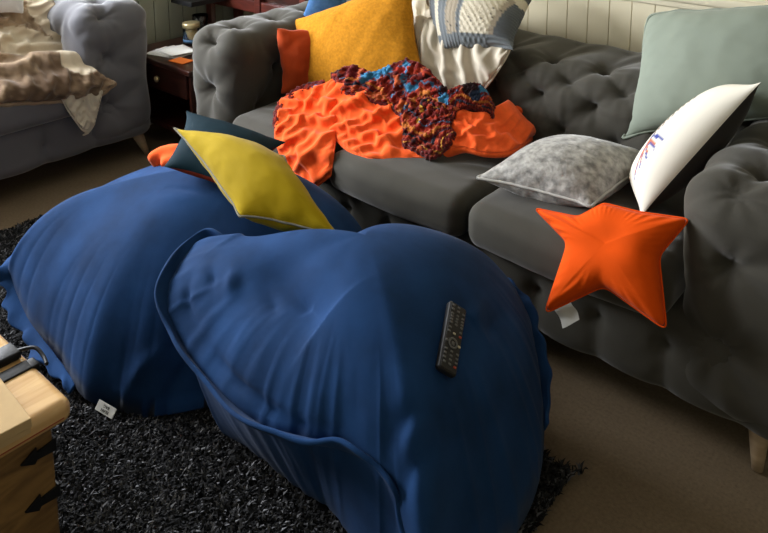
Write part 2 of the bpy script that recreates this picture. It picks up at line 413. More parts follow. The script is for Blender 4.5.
def tufted_arm(parent, outx, inx, yf, yb, z0, z1, lattice_y, M_, side, axis='x', step=.0095, seed=0):
    "padded arm as a rounded block between outx and inx; buttons on the front, inner face and rolled top"
    x0, x1 = min(outx, inx), max(outx, inx)
    xm = (x0+x1)/2
    V, F = rbox((x0+.012, yf+.012, z0), (x1-.012, yb, z1-.018), .095, step)
    # fuller at the top, narrower at the waist
    h = (V[:, 2]-z0)/(z1-z0); V[:, 0] = xm+(V[:, 0]-xm)*(1+.07*np.exp(-((h-.82)/.2)**2)-.05*np.exp(-((h-.42)/.2)**2))
    B = []; Sg = []
    fz = [z0+.18, z0+.40, z0+.60]
    fx = -.055 if side == 'R' and outx > -1 else 0
    fb = [(xm-.01+fx, yf, fz[0]), (xm+fx, yf, fz[1]), (xm-.005+fx, yf+.02, fz[2])]
    B += fb
    Sg += [(fb[0], fb[1]), (fb[1], (x0, yf+.02, fz[1]+.11)), (fb[1], (x1, yf+.02, fz[1]+.11)), (fb[1], (x0, yf+.02, fz[1]-.12)), (fb[1], (x1, yf+.02, fz[1]-.12)),
           (fb[2], (x0, yf+.05, fz[1]+.11)), (fb[2], (x1, yf+.05, fz[1]+.11)), (fb[0], (x0, yf+.02, fz[1]-.12)), (fb[0], (x1, yf+.02, fz[1]-.12)), (fb[0], (xm-.1, yf, z0)), (fb[0], (xm+.1, yf, z0))]
    zt = z1-.01
    ty = [yf+.15+.19*k for k in range(5) if yf+.15+.19*k < yb-.02]
    inn = x1 if side == 'L' else x0
    sg = 1 if side == 'L' else -1
    for k, yy in enumerate(ty):
        B.append((xm+sg*.02, yy, zt)); B.append((inn, yy+.095, z1-.19)); B.append((inn, yy, z1-.33))
        Sg += [((xm+sg*.02, yy, zt), (inn, yy+.02, zt-.08)), ((inn, yy+.02, zt-.08), (inn, yy+.095, z1-.19)), ((xm+sg*.02, yy, zt), (inn, yy-.02, zt-.08)), ((inn, yy-.02, zt-.08), (inn, yy-.095, z1-.19)),
               ((inn, yy+.095, z1-.19), (inn, yy, z1-.33)), ((inn, yy+.095, z1-.19), (inn, yy+.19, z1-.33)), ((xm+sg*.02, yy, zt), (xm-sg*.14, yy+.06, zt-.05)), ((xm+sg*.02, yy, zt), (xm-sg*.14, yy-.06, zt-.05))]
    Sg.append((fb[2], (xm+sg*.02, ty[0], zt)))
    V = tuft(V, F, B, Sg, A=.017, D=.046, sg=.021, wr=.006, seed=seed)
    return V, F

def rotmap(V, f): return np.array([f(p) for p in V])

# ------------------------------------------------------------------ big sofa
SX0, SX1 = -2.57, -.22; IN0, IN1 = -2.25, -.585; SYF, SYB = 1.76, 2.66; ZB, ZT = .11, .765
t = thing('sofa', 'long charcoal grey velvet buttoned sofa against the cream panelled wall', 'sofa', (-1.4, 2.2, 0))
# base with a tufted front rail
V, F = rbox((SX0+.03, SYF+.015, ZB), (SX1-.03, SYB-.02, .33), .035, .014)
bt = [(-.595-.182*k, SYF+.015, .235) for k in range(-2, 11)]
V = tuft(V, F, bt, [((b[0], b[1], .10), (b[0], b[1], .34)) for b in bt], A=.014, w=.03, D=.02, sg=.016, seed=3)
mesh('base', V, F, M['velvet'], t)
V, F = tufted_arm(t, SX0, IN0, SYF-.02, SYB, ZB, ZT, None, None, 'L', seed=11); mesh('armrest', V, F, M['velvet'], t)
V, F = tufted_arm(t, SX1, IN1, SYF-.02, SYB, ZB, ZT-.035, None, None, 'R', seed=12); mesh('armrest', V, F, M['velvet'], t)
# back
V, F = rbox((IN0-.06, 2.27, .30), (IN1+.06, SYB+.02, .725), .11, .0095)
V[:, 1] += (-.09*sm((.62-V[:, 2])/.3))*(V[:, 1] < 2.5)                     # raked front face
B = []; Sg = []
def bk(x, z): return (x, 2.27-.09*float(sm((.62-z)/.3)), z)
for k in range(-1, 10):
    x = -2.32+.195*k
    a = bk(x, .52); b = bk(x+.0975, .615); c = (x, 2.285, .69); d = (x+.0975, 2.37, .725); a2 = bk(x+.0975, .44)
    B += [a, b, c, d, a2]
    for dx in (-.0975, .0975):
        Sg += [(a, bk(x+dx, .615)), (c, bk(x+dx, .615)), (c, (x+dx, 2.37, .725)), (a, bk(x+dx, .44))]
    Sg += [(d, (d[0], 2.56, .72)), (d, (d[0]+.05, 2.5, .725))]
V = tuft(V, F, B, Sg, A=.019, w=.045, D=.036, sg=.018, wr=.0046, seed=21)
mesh('backrest', V, F, M['velvet'], t)
# three seat cushions
def seat_cushion(parent, x0, x1, y0, y1, z0, z1, m, seed, ax='x'):
    V, F = rbox((x0, y0, z0), (x1, y1, z1), .05, .009)
    u = (V[:, 0]-(x0+x1)/2)/((x1-x0)/2); v = (V[:, 1]-(y0+y1)/2)/((y1-y0)/2)
    V[:, 2] += np.where(V[:, 2] > (z0+z1)/2, .022*(1-u**2)*(1-v**2), 0)
    V[:, 1] -= .02*np.clip(-v, 0, 1)**2*(1-u**2)
    N = normals(V, F)
    fold = np.zeros(len(V)); rng = np.random.RandomState(seed)
    for k in range(11):
        a = np.array([x0+(x1-x0)*rng.rand(), y0+.06+.25*rng.rand(), z1+.012]); b = a+np.array([rng.uniform(.10, .22), rng.uniform(.02, .14), 0])
        d, tt = segdist(V, a, b); fold += rng.uniform(.004, .010)*np.exp(-(d/.012)**2)*np.sin(math.pi*np.clip(tt, .02, .98))
    V = V+N*(fold+.0025*vnoise(V, 3, seed))[:, None]
    return mesh('seat_cushion', V, F, m, parent)
for k, (a, b) in enumerate(((-2.255, -1.745), (-1.738, -1.178), (-1.172, -.578))):
    seat_cushion(t, a, b, SYF-.045, 2.3, .318, .452, M['velvet'], 30+k)
def taper_leg(parent, x, y, z1, dx, dy, r0=.026, r1=.013):
    P = [(x+dx*s, y+dy*s, z1*(1-s)+.002) for s in (0, .3, .7, 1)]
    V, F = tube(P, [r0, r0*.85+r1*.15, r0*.35+r1*.65, r1], 16); return mesh('leg', V, F, M['leg'], parent)
for x, y, dx, dy in ((-.375, 1.825, .01, -.025), (-.3, 2.58, .01, .01), (-2.48, 1.84, -.01, -.02), (-2.48, 2.58, -.01, .01)): taper_leg(t, x, y, .125, dx, dy)

# ------------------------------------------------------------------ small sofa (faces +X), built along y then turned
t = thing('armchair', 'grey blue velvet buttoned armchair with a fur throw over its seat', 'armchair', (-3.5, 1.2, 0))
def turn(V):                                   # local (x along the front, y depth) -> world: front faces +X
    W = np.empty_like(V); W[:, 0] = -3.07-(V[:, 1]-1.76); W[:, 1] = V[:, 0]; W[:, 2] = V[:, 2]; return W
AY0, AY1 = .35, 1.93                           # outer ends of the arms
V, F = rbox((AY0+.03, 1.775, .12), (AY1-.03, 2.62, .31), .035, .014)
bt = [(1.63-.227*k, 1.775, .20) for k in range(0, 6)]
V = tuft(V, F, bt, [((b[0], b[1], .11), (b[0], b[1], .33)) for b in bt], A=.014, w=.03, D=.02, sg=.016, seed=4)
mesh('base', turn(V), [f[::-1] for f in F], M['velvet_blue'], t)
for a, b, s, sd in ((AY1, 1.575, 'R', 41), (AY0, .67, 'L', 42)):
    V, F = tufted_arm(t, a, b, 1.74, 2.64, .12, .775, None, None, s, seed=sd); mesh('armrest', turn(V), [f[::-1] for f in F], M['velvet_blue'], t)
V, F = rbox((.6, 2.3, .3), (1.64, 2.68, .76), .11, .014); B = []; Sg = []
for k in range(6):
    x = .67+.195*k; a = (x, 2.3, .52); b = (x+.0975, 2.3, .62); c = (x, 2.31, .71); B += [a, b, c]
    for dx in (-.0975, .0975): Sg += [(a, (x+dx, 2.3, .62)), (c, (x+dx, 2.3, .62))]
V = tuft(V, F, B, Sg, seed=43); mesh('backrest', turn(V), [f[::-1] for f in F], M['velvet_blue'], t)
V, F = rbox((.68, 1.725, .305), (1.565, 2.32, .455), .05, .018); V[:, 2] += np.where(V[:, 2] > .4, .012, 0); mesh('seat_cushion', turn(V), [f[::-1] for f in F], M['velvet_blue'], t)
for x, y, dx, dy in ((-3.14, 1.85, .035, .04), (-3.88, 1.85, -.02, .02), (-3.14, .43, .03, -.03), (-3.88, .43, -.02, -.02)): taper_leg(t, x, y, .13, dx, dy, .028, .012)

# ------------------------------------------------------------------ heaped cloth: swept folds fused into one skin
def fuse(strokes, voxel=.007, smooth=4, extra=None):
    "strokes: list of (points, radii). Sweeps them, fuses the lot and relaxes it; returns verts, faces"
    V = []; F = []
    def add(v, f):
        k = len(V); V.extend([tuple(p) for p in v]); F.extend([tuple(i+k for i in q) for q in f])
    for pts, rad in strokes:
        P = spline(pts, max(8, len(pts)*7)); r = np.interp(np.linspace(0, 1, len(P)), np.linspace(0, 1, len(rad)), rad)
        e = np.linspace(0, 1, len(P)); r = r*np.clip(np.sqrt(np.clip(1-(2*e-1)**8, .12, 1)), .35, 1)
        v, f = tube(P, r, 12); add(v, f)
    if extra:
        for v, f in extra: add(v, f)
    me = bpy.data.meshes.new('tmp'); me.from_pydata(V, [], F); ob = bpy.data.objects.new('tmp', me); COL.objects.link(ob)
    r = ob.modifiers.new('r', 'REMESH'); r.mode = 'VOXEL'; r.voxel_size = voxel
    s = ob.modifiers.new('s', 'SMOOTH'); s.factor = .6; s.iterations = smooth
    dg = bpy.context.evaluated_depsgraph_get(); ev = ob.evaluated_get(dg); m2 = bpy.data.meshes.new_from_object(ev)
    n = len(m2.vertices); co = np.empty(n*3); m2.vertices.foreach_get('co', co)
    Fo = [tuple(p.vertices) for p in m2.polygons]
    bpy.data.objects.remove(ob); bpy.data.meshes.remove(me); bpy.data.meshes.remove(m2)
    return co.reshape(-1, 3), np.array([f for f in Fo if len(f) == 4])
def gfold(P, scale, amp, seed, aniso=(1, 1, 1)):
    "sharp-valley fold noise"
    q = P*np.array(aniso); a = vnoise(q, scale, seed, 2); return amp*(1-np.abs(a)*1.6)


def drape(curves, f, nu=90, nv=50, ex=(1.3, 1.3), strokes=(), seed=0, iters=110, lift=.012, wave=None, amp=.012, edge=.3, bst=.35, tube_=0):
    "loose sheet laid over the heap z = f(x, y): more cloth than ground, so it buckles into folds"
    C_ = [spline(c, nu+1) for c in curves]; m_ = len(C_); G = np.zeros((nu+1, nv+1, 2))
    for a in range(nu+1): G[a] = spline([c[a] for c in C_], nv+1)
    P = hits(G.reshape(-1, 2), f).reshape(nu+1, nv+1, 3)
    P[..., 0] = np.maximum(P[..., 0], -3.92); P[..., 1] = np.minimum(P[..., 1], 1.9 if f is globals().get('armheap') else 2.60)
    for k in range(2):                                     # even out the jumps
        P[1:-1, 1:-1] = (P[1:-1, 1:-1]*2+P[:-2, 1:-1]+P[2:, 1:-1]+P[1:-1, :-2]+P[1:-1, 2:])/6
    X = P.reshape(-1, 3); I = lambda a, b: a*(nv+1)+b
    A_, B_ = np.meshgrid(np.arange(nu+1), np.arange(nv+1), indexing='ij'); A_, B_ = A_.ravel(), B_.ravel(); id_ = np.arange(len(X))
    def pairs(da, db):
        m = (A_+da <= nu) & (B_+db <= nv) & (B_+db >= 0); return np.stack([id_[m], id_[m]+da*(nv+1)+db], 1)
    E1, E2, E3, E4 = pairs(1, 0), pairs(0, 1), pairs(1, 1), pairs(1, -1); E = np.vstack([E1, E2, E3, E4])
    Bd = np.vstack([pairs(3, 0), pairs(0, 3)])
    m = (A_ < nu) & (B_ < nv); q = id_[m]; F = np.stack([q, q+nv+1, q+nv+2, q+1], 1)
    N = normals(X, F)
    if N[:, 2].mean() < 0: F = F[:, ::-1]; N = -N
    du = np.linalg.norm(X[E[:, 0]]-X[E[:, 1]], axis=1)
    med = [np.median(du[:len(E1)]), np.median(du[len(E1):len(E1)+len(E2)])]
    L = du.copy(); n1, n2 = len(E1), len(E2)
    L[:n1] = np.maximum(du[:n1], .3*med[0])*ex[0]; L[n1:n1+n2] = np.maximum(du[n1:n1+n2], .3*med[1])*ex[1]
    dg = math.hypot(med[0]*ex[0], med[1]*ex[1]); L[n1+n2:] = np.maximum(du[n1+n2:]*(ex[0]+ex[1])/2, .5*dg)
    Lb = np.linalg.norm(X[Bd[:, 0]]-X[Bd[:, 1]], axis=1); Lb = np.concatenate([np.maximum(Lb[:len(pairs(3, 0))], med[0])*ex[0], np.maximum(Lb[len(pairs(3, 0)):], med[1])*ex[1]])
    u, v = A_/nu, B_/nv
    X0 = X.copy(); h0 = vnoise(X, 6, seed, 2)*.5
    if wave: h0 = h0*.5+np.sin(wave[0]*u*6.28+wave[1]*v*6.28+1.2*np.sin(5*v+seed)+1.0*vnoise(X, 2.5, seed+3, 1))
    for pts, w_ in strokes:
        Pp = hits(spline(pts, 14), f)
        for a in range(13):
            d, _ = segdist(X, Pp[a], Pp[a+1]); h0 = np.where(d < w_*2.2, np.maximum(h0, 0)*0+h0*(1-np.exp(-(d/w_)**2))+1.8*np.exp(-(d/w_)**2), h0)
    rim_ = (A_ == 0) | (A_ == nu) | (B_ == 0) | (B_ == nv)
    X = X+N*((amp*(h0+.8))*np.sin(math.pi*np.clip(np.minimum(np.minimum(u, 1-u)/.12, np.minimum(v, 1-v)/.12)/2, 0, .5)))[:, None]
    n = len(X); V = np.zeros_like(X); deg = np.bincount(E.ravel(), minlength=n).astype(float); degb = np.maximum(np.bincount(Bd.ravel(), minlength=n), 1).astype(float)
    ext = (A_ == 0) | (A_ == nu) | (B_ == 0) | (B_ == nv)
    for it in range(iters):
        V = V*.9; V[:, 2] -= .00012; Y = X+V
        for s_ in range(5):
            d = Y[E[:, 1]]-Y[E[:, 0]]; l = np.linalg.norm(d, axis=1); c = (1-L/np.maximum(l, 1e-9))*.5; d = d*c[:, None]
            Y += np.stack([np.bincount(E[:, 0], d[:, k], n)-np.bincount(E[:, 1], d[:, k], n) for k in range(3)], 1)*1.5/deg[:, None]
        d = Y[Bd[:, 1]]-Y[Bd[:, 0]]; l = np.linalg.norm(d, axis=1); c = np.minimum(1-Lb/np.maximum(l, 1e-9), 0)*.5; d = d*c[:, None]
        Y += np.stack([np.bincount(Bd[:, 0], d[:, k], n)-np.bincount(Bd[:, 1], d[:, k], n) for k in range(3)], 1)*bst/degb[:, None]
        # stay outside the heap, and not far from it
        off = ((Y-X0)*N).sum(1); low = off < .002; Y[low] += N[low]*(.002-off[low])[:, None]
        hi = off > .075; Y[hi] -= N[hi]*((off[hi]-.075)*.5)[:, None]
        tan = (Y-X0)-N*off[:, None]; Y -= tan*.03
        Y[ext] = X0[ext]
        V = np.clip(Y-X, -.01, .01); X = Y
    G3 = X.reshape(nu+1, nv+1, 3)
    for k in range(2):
        G3[1:-1, 1:-1] = (G3[1:-1, 1:-1]*4+G3[:-2, 1:-1]+G3[2:, 1:-1]+G3[1:-1, :-2]+G3[1:-1, 2:])/8
    # rim turned down under the heap
    return G3.reshape(-1, 3), F, u, v, X0, N
def skirt(X, F, nu, nv, depth=.03):
    "roll the free edge inwards and down so that it reads as a thick turned edge"
    loop = [a*(nv+1) for a in range(nu+1)]+[nu*(nv+1)+b for b in range(1, nv+1)]+[a*(nv+1)+nv for a in range(nu-1, -1, -1)]+[b for b in range(nv-1, 0, -1)]
    c = X.mean(axis=0); V = list(X); F = [tuple(f) for f in F]; prev = loop
    for k, (din, dz) in enumerate(((-.004, -.006), (-.003, -.014), (.006, -.022), (.02, -.026))):
        base = len(V)
        for i in loop:
            d = X[i]-c; d[2] = 0; d /= max(1e-6, np.linalg.norm(d)); V.append(X[i]-d*din+np.array([0, 0, dz]))
        m = len(loop)
        for q in range(m): F.append((prev[q], base+q, base+(q+1) % m, prev[(q+1) % m]))
        prev = list(range(base, base+m))
    return np.array(V), F
def join(parts):
    V = []; F = []; k = 0
    for v, f in parts: V.append(v); F += [tuple(int(i)+k for i in q) for q in f]; k += len(v)
    return np.vstack(V), F
def gb(x, y, cx, cy, sx, sy, h): return h*np.exp(-((x-cx)/sx)**2-((y-cy)/sy)**2)
def heap(x, y):
    z = np.where(y > 1.725, .458, np.where(y > 1.56, .458-(1.725-y)*2.2, -1.0)); z = z+.32*sm((y-2.22)/.13)*(y < 2.6)
    b = gb(x, y, -2.12, 1.93, .17, .16, .11)+gb(x, y, -1.88, 2.04, .20, .13, .17)+gb(x, y, -1.68, 2.07, .15, .12, .18)+gb(x, y, -1.40, 2.07, .17, .13, .20)+gb(x, y, -1.78, 1.90, .16, .10, .06)+gb(x, y, -1.53, 2.07, .1, .12, .07)
    front = gb(x, y, -2.0, 1.70, .14, .10, .04)
    return z+(b+front)*(y > 1.56)
parts = []
r_ = drape([[(277, 116), (282, 100), (300, 90), (320, 85), (338, 80)], [(275, 132), (288, 128), (304, 126), (320, 125), (337, 122)], [(278, 146), (284, 160), (297, 173), (312, 184), (331, 172)]],
           heap, 38, 50, (1.26, 1.36), [([(282, 116), (300, 104), (322, 104), (338, 112)], .014), ([(280, 134), (296, 122), (318, 120), (334, 126)], .013), ([(284, 152), (300, 140), (320, 138)], .013), ([(318, 180), (308, 168), (306, 150), (316, 140)], .013), ([(292, 166), (300, 158), (306, 150)], .012)], 3, amp=.024)
parts.append(skirt(r_[0], r_[1], 38, 50))
r_ = drape([[(322, 84), (345, 76), (365, 82), (385, 90), (402, 98)], [(330, 108), (348, 112), (368, 116), (388, 120), (404, 124)], [(331, 130), (342, 143), (357, 153), (380, 159), (436, 155)]],
           heap, 52, 42, (1.28, 1.34), [([(328, 92), (340, 110), (352, 128), (372, 140), (392, 146)], .013), ([(340, 84), (352, 100), (368, 114), (394, 124)], .013), ([(362, 86), (368, 100), (384, 110), (400, 108)], .012), ([(398, 100), (402, 120), (408, 138), (428, 152)], .013), ([(336, 124), (352, 142), (376, 152), (404, 154)], .013), ([(366, 122), (376, 136), (400, 140)], .010)], 5, amp=.024)
parts.append(skirt(r_[0], r_[1], 52, 42))
r_ = drape([[(456, 100), (472, 112), (492, 108), (512, 104), (527, 111)], [(452, 124), (470, 128), (492, 130), (514, 126), (537, 120)], [(444, 151), (462, 147), (485, 152), (510, 151), (533, 136)]],
           heap, 44, 34, (1.28, 1.32), [([(456, 112), (470, 128), (492, 132), (514, 124), (528, 112)], .012), ([(452, 126), (466, 140), (490, 143), (516, 138)], .012), ([(462, 106), (478, 120), (496, 120), (512, 108)], .012), ([(520, 102), (528, 118), (522, 134)], .012), ([(446, 148), (458, 142), (470, 144)], .010)], 7, amp=.024)
parts.append(skirt(r_[0], r_[1], 44, 34))
V, F = join(parts)
o = mesh('throw_blanket', V, F, M['coral'], loc=(-1.9, 1.95, .46), sub=2); tag(o, 'bright coral orange fleece blanket rumpled along the long sofa seat', 'blanket')
# red crochet blanket
def heap2(x, y): return heap(x, y)+.022*(y > 1.8)
def yarn(u, v, V, seed, k=1.0):
    s1 = (v*6*k+1.5*vnoise(V, 4.5, seed, 3)+.6*np.sin(u*9)) % 7; c = np.tile(np.array([.15, .014, .011]), (len(u), 1))
    for lo, hi, cc_ in ((1, 1.5, (.34, .035, .016)), (1.7, 2.2, (.09, .012, .014)), (2.6, 2.8, (.05, .16, .28)), (3.1, 3.7, (.30, .03, .018)), (3.7, 4.1, (.48, .15, .03)), (4.7, 5.1, (.02, .025, .04)), (5.1, 5.6, (.30, .035, .016)), (6.2, 6.34, (.55, .28, .04)), (6.5, 7, (.10, .012, .012))):
        c[(s1 >= lo) & (s1 < hi)] = cc_
    sp = vnoise(V, 14, seed+9, 2); c[sp > .62] = (.44, .09, .03); c[sp < -.66] = (.03, .012, .014); return c
parts = []; cols = []
def crochet(curves, nu, nv, ex, seed, strokes=(), k=1.0, wave=None, ff=heap2, kk=yarn):
    X, F, u, v, X0, N0 = drape(curves, ff, nu, nv, ex, strokes, seed, amp=.026, wave=wave, iters=120, bst=.2)
    N = normals(X, F); knot = np.sin(u*nu*1.35)*np.sin(v*nv*1.35)
    X = X+N*(.0035*knot+.005*np.abs(vnoise(X, 24, seed, 2)))[:, None]; c = kk(u, v, X, seed, k)
    V, F = skirt(X, F, nu, nv); c = np.vstack([c, np.repeat(c[:1]*0+np.array([.10, .014, .014]), len(V)-len(c), 0)]); parts.append((V, F)); cols.append(c)
crochet([[(332, 74), (352, 66), (372, 72), (388, 66), (408, 60), (424, 66), (436, 78), (446, 88)], [(338, 82), (356, 80), (374, 86), (392, 84), (410, 82), (424, 88), (436, 98), (448, 104)], [(342, 90), (358, 92), (374, 98), (390, 104), (400, 112), (418, 112), (436, 114), (450, 118)]], 110, 44, (1.5, 1.45), 21, [([(372, 74), (390, 68), (410, 63), (426, 72)], .012)], 1.0)
crochet([[(396, 98), (412, 94), (430, 96), (448, 100), (456, 106)], [(402, 120), (418, 118), (434, 122), (450, 124)], [(404, 142), (418, 149), (434, 154), (450, 142), (455, 132)]], 70, 60, (1.5, 1.45), 22, [([(422, 104), (424, 116), (418, 128)], .012)], 1.1)
crochet([[(444, 100), (451, 90), (465, 84), (478, 84), (487, 93), (493, 106)], [(448, 108), (456, 97), (467, 90), (479, 90), (486, 97), (492, 108)], [(452, 118), (460, 108), (470, 104), (480, 106), (488, 110), (493, 114)]], 90, 36, (1.45, 1.4), 23, [], .9)
crochet([[(274, 124), (276, 108), (288, 94), (306, 84), (324, 80)], [(278, 128), (281, 112), (292, 99), (308, 90), (326, 86)]], 60, 10, (1.2, 1.2), 24, [], .4, ff=heap)
V, F = join(parts); col = np.vstack(cols)
for px, py, r_, c_ in ((376, 73, .022, (.05, .21, .38)), (388, 70, .022, (.05, .21, .38)), (366, 78, .02, (.05, .21, .38)), (404, 70, .024, (.05, .21, .38)), (446, 100, .02, (.05, .21, .38)), (482, 90, .018, (.05, .21, .38)), (414, 88, .02, (.05, .21, .38)),
                       (422, 108, .013, (.66, .40, .05)), (420, 120, .013, (.66, .40, .05)), (496, 92, .014, (.66, .36, .05)), (490, 82, .014, (.55, .12, .03)), (470, 90, .03, (.03, .012, .014)), (474, 96, .02, (.02, .03, .06)), (352, 72, .03, (.12, .012, .014)), (400, 72, .02, (.40, .03, .018))):
    p = hit(px, py, heap2); d = np.linalg.norm(V-p, axis=1)+.010*vnoise(V, 20, 3, 1); col[d < r_] = c_
o = mesh('crochet_blanket', V, F, M['crochet'], colors=col, loc=(-1.7, 2.0, .5)); tag(o, 'dark red crochet blanket with blue and yellow patches tucked into the coral fleece', 'blanket')

# ------------------------------------------------------------------ cream throw and crochet cover on the sofa back
def backheap(x, y):
    z = np.where(y > 2.14, .46+.30*sm((y-2.14)/.13), .46); z = z+gb(x, y, -1.62, 2.2, .16, .12, .06)
    return np.where(y < 2.68, z, z-.2)
X, F, u, v, X0, N0 = drape([[(410, -8), (440, -4), (475, 0), (518, 16)], [(416, 34), (438, 44), (468, 46), (512, 42)], [(424, 92), (446, 99), (470, 97), (488, 82), (506, 56)]], backheap, 64, 40, (1.4, 1.08), [], 8, wave=(4.6, .9), amp=.022, iters=120)
V, F = skirt(X, F, 64, 40)
o = mesh('throw_blanket', V, F, M['cream'], loc=(-1.6, 2.35, .5), sub=1); tag(o, 'cream fleece blanket hanging in folds down the long sofa backrest', 'blanket')

# crochet blanket folded over it: a soft folded slab with stitched rows
cn = [aty(399, -30, 2.42), aty(451, 30, 2.30), aty(508, 60, 2.26), aty(540, -6, 2.50)]
cn = [aty(402, -40, 2.42), aty(442, 50, 2.20), aty(514, 52, 2.24), aty(540, -10, 2.54)]
X, Fp, rim, top = pillow_shape(64, 1.2, 5)
P, Nn = place_pillow(X, cn, .075)
u, v = X[:, 0], X[:, 1]
# pattern: diagonal bands of blue-grey, taupe and cream bobbles
q = (v+1)*.5                                        # 0 left edge .. 1 right edge across the piece
s_ = (u+1)*.5
def bcol(a, b):
    d1 = a*1.0+(b-.5)*.34
    c = np.tile(np.array([.55, .49, .38]), (len(a), 1))
    blue = (.15, .165, .175); taupe = (.34, .29, .22); cream = (.60, .54, .42); slate = (.10, .11, .12)
    bands = [(.00, .10, taupe), (.10, .17, blue), (.17, .21, cream), (.21, .30, blue), (.30, .42, taupe), (.42, .47, blue), (.47, .80, cream), (.80, .85, taupe), (.85, 1.3, slate)]
    for lo, hi, k in bands: c[(d1 >= lo) & (d1 < hi)] = k
    c[(b > .88)] = blue; c[(b < .10)] = blue; c[np.hypot((a-.93)/.7, b-.35) < .07] = cream
    return c, d1
col, d1 = bcol(q, s_)
N = normals(P, Fp)
row = np.sin(d1*150); bob = np.sin(d1*95)*np.sin(s_*80)
P = P+N*(.0035*row*(d1 < .47)+.006*np.maximum(bob, 0)*((d1 > .47)&(d1 < .8))+.004*np.sin(s_*170)*(d1 > .8)+.012*vnoise(P, 3, 4, 2))[:, None]
hole = ((np.sin(d1*95+1.57)*np.sin(s_*80+1.57)) > .93) & (d1 > .3) & (d1 < .86); col[hole] = (.05, .045, .04)
o = mesh('crochet_blanket', P, Fp, M['crochet'], colors=col, sub=1, loc=(-1.55, 2.4, .75)); tag(o, 'blue grey and cream crochet blanket folded on top of the sofa back', 'blanket')

# ------------------------------------------------------------------ cushions on the big sofa
cushion('cushion', 'large mustard yellow towelling cushion standing behind the coral blanket', [aty(297, 102, 2.02), aty(434, 108, 2.10), aty(413, -30, 2.30), aty(290, 20, 2.12)], .09, M['mustard'], 1.6, 2, wr=.004, rnd=.12)
cushion('cushion', 'rust orange cushion with a scalloped edge wedged beside the mustard cushion', [atx(280, 94, -2.20), atx(322, 104, -2.10), atx(322, 26, -2.16), atx(275, 26, -2.24)], .05, M['rust'], 1.6, 3, n=30, wr=.009)
cushion('cushion', 'denim blue cushion corner showing above the mustard cushion', [aty(297, 27, 2.16), aty(350, 30, 2.28), aty(350, -42, 2.34), aty(316, -34, 2.22)], .03, M['denim'], 1.4, 4, n=24)
t, P, F = cushion('cushion', 'silver grey crushed velvet cushion lying flat on the sofa seat', [atz(474, 178, .50), atz(592, 208, .50), atz(664, 158, .53), atz(548, 140, .52)], .088, mat('silver crushed velvet', (.30, .29, .27), .5, sheen=.5, bump=(60, .5, .006), vary=(48, .55, 8)), 1.9, 6, piping=mat('silver piping', (.42, .41, .38), .6), prad=.0045, rnd=.15, wr=.003)
cushion('cushion', 'pale mint velvet cushion propped on the backrest and right armrest', [aty(622, 139, 2.26), (-.36, 2.26, .76), (-.38, 2.42, 1.06), aty(640, 8, 2.42)], .10, M['mint'], 1.5, 7, rnd=(.02, .5), piping=M['mint'], prad=.005, wr=.003, n=44)
def birds(X, P):
    c = np.tile(np.array([.74, .70, .60]), (len(X), 1)); u, v = X[:, 0], X[:, 1]
    def strk(a, b, w, k):
        d, t_ = segdist(np.stack([u, v, 0*u], 1), (*a, 0), (*b, 0)); c[d < w*(1-.5*t_)] = k
    for k in range(5):
        strk((.22-.03*k, .22+.05*k), (-.42+.05*k, .16+.16*k), .034, (.05, .07, .28))
    for k in range(4): strk((.16-.03*k, .30+.05*k), (-.28+.05*k, .26+.16*k), .026, (.50, .16, .08))
    for k in range(9): strk((.42, -.55+.085*k), (.12, -.48+.085*k), .034, (.18, .13, .10))
    return c
cushion('cushion', 'white cushion with a blue feather print and charcoal back against the right armrest',
        [aty(640, 218, 1.90), (-.84, 2.08, .50), (-.615, 2.22, .80), aty(761, 82, 2.06)][::-1], .075, M['white'], 1.7, 8, n=76, colors=birds, backm=M['charcoal'])

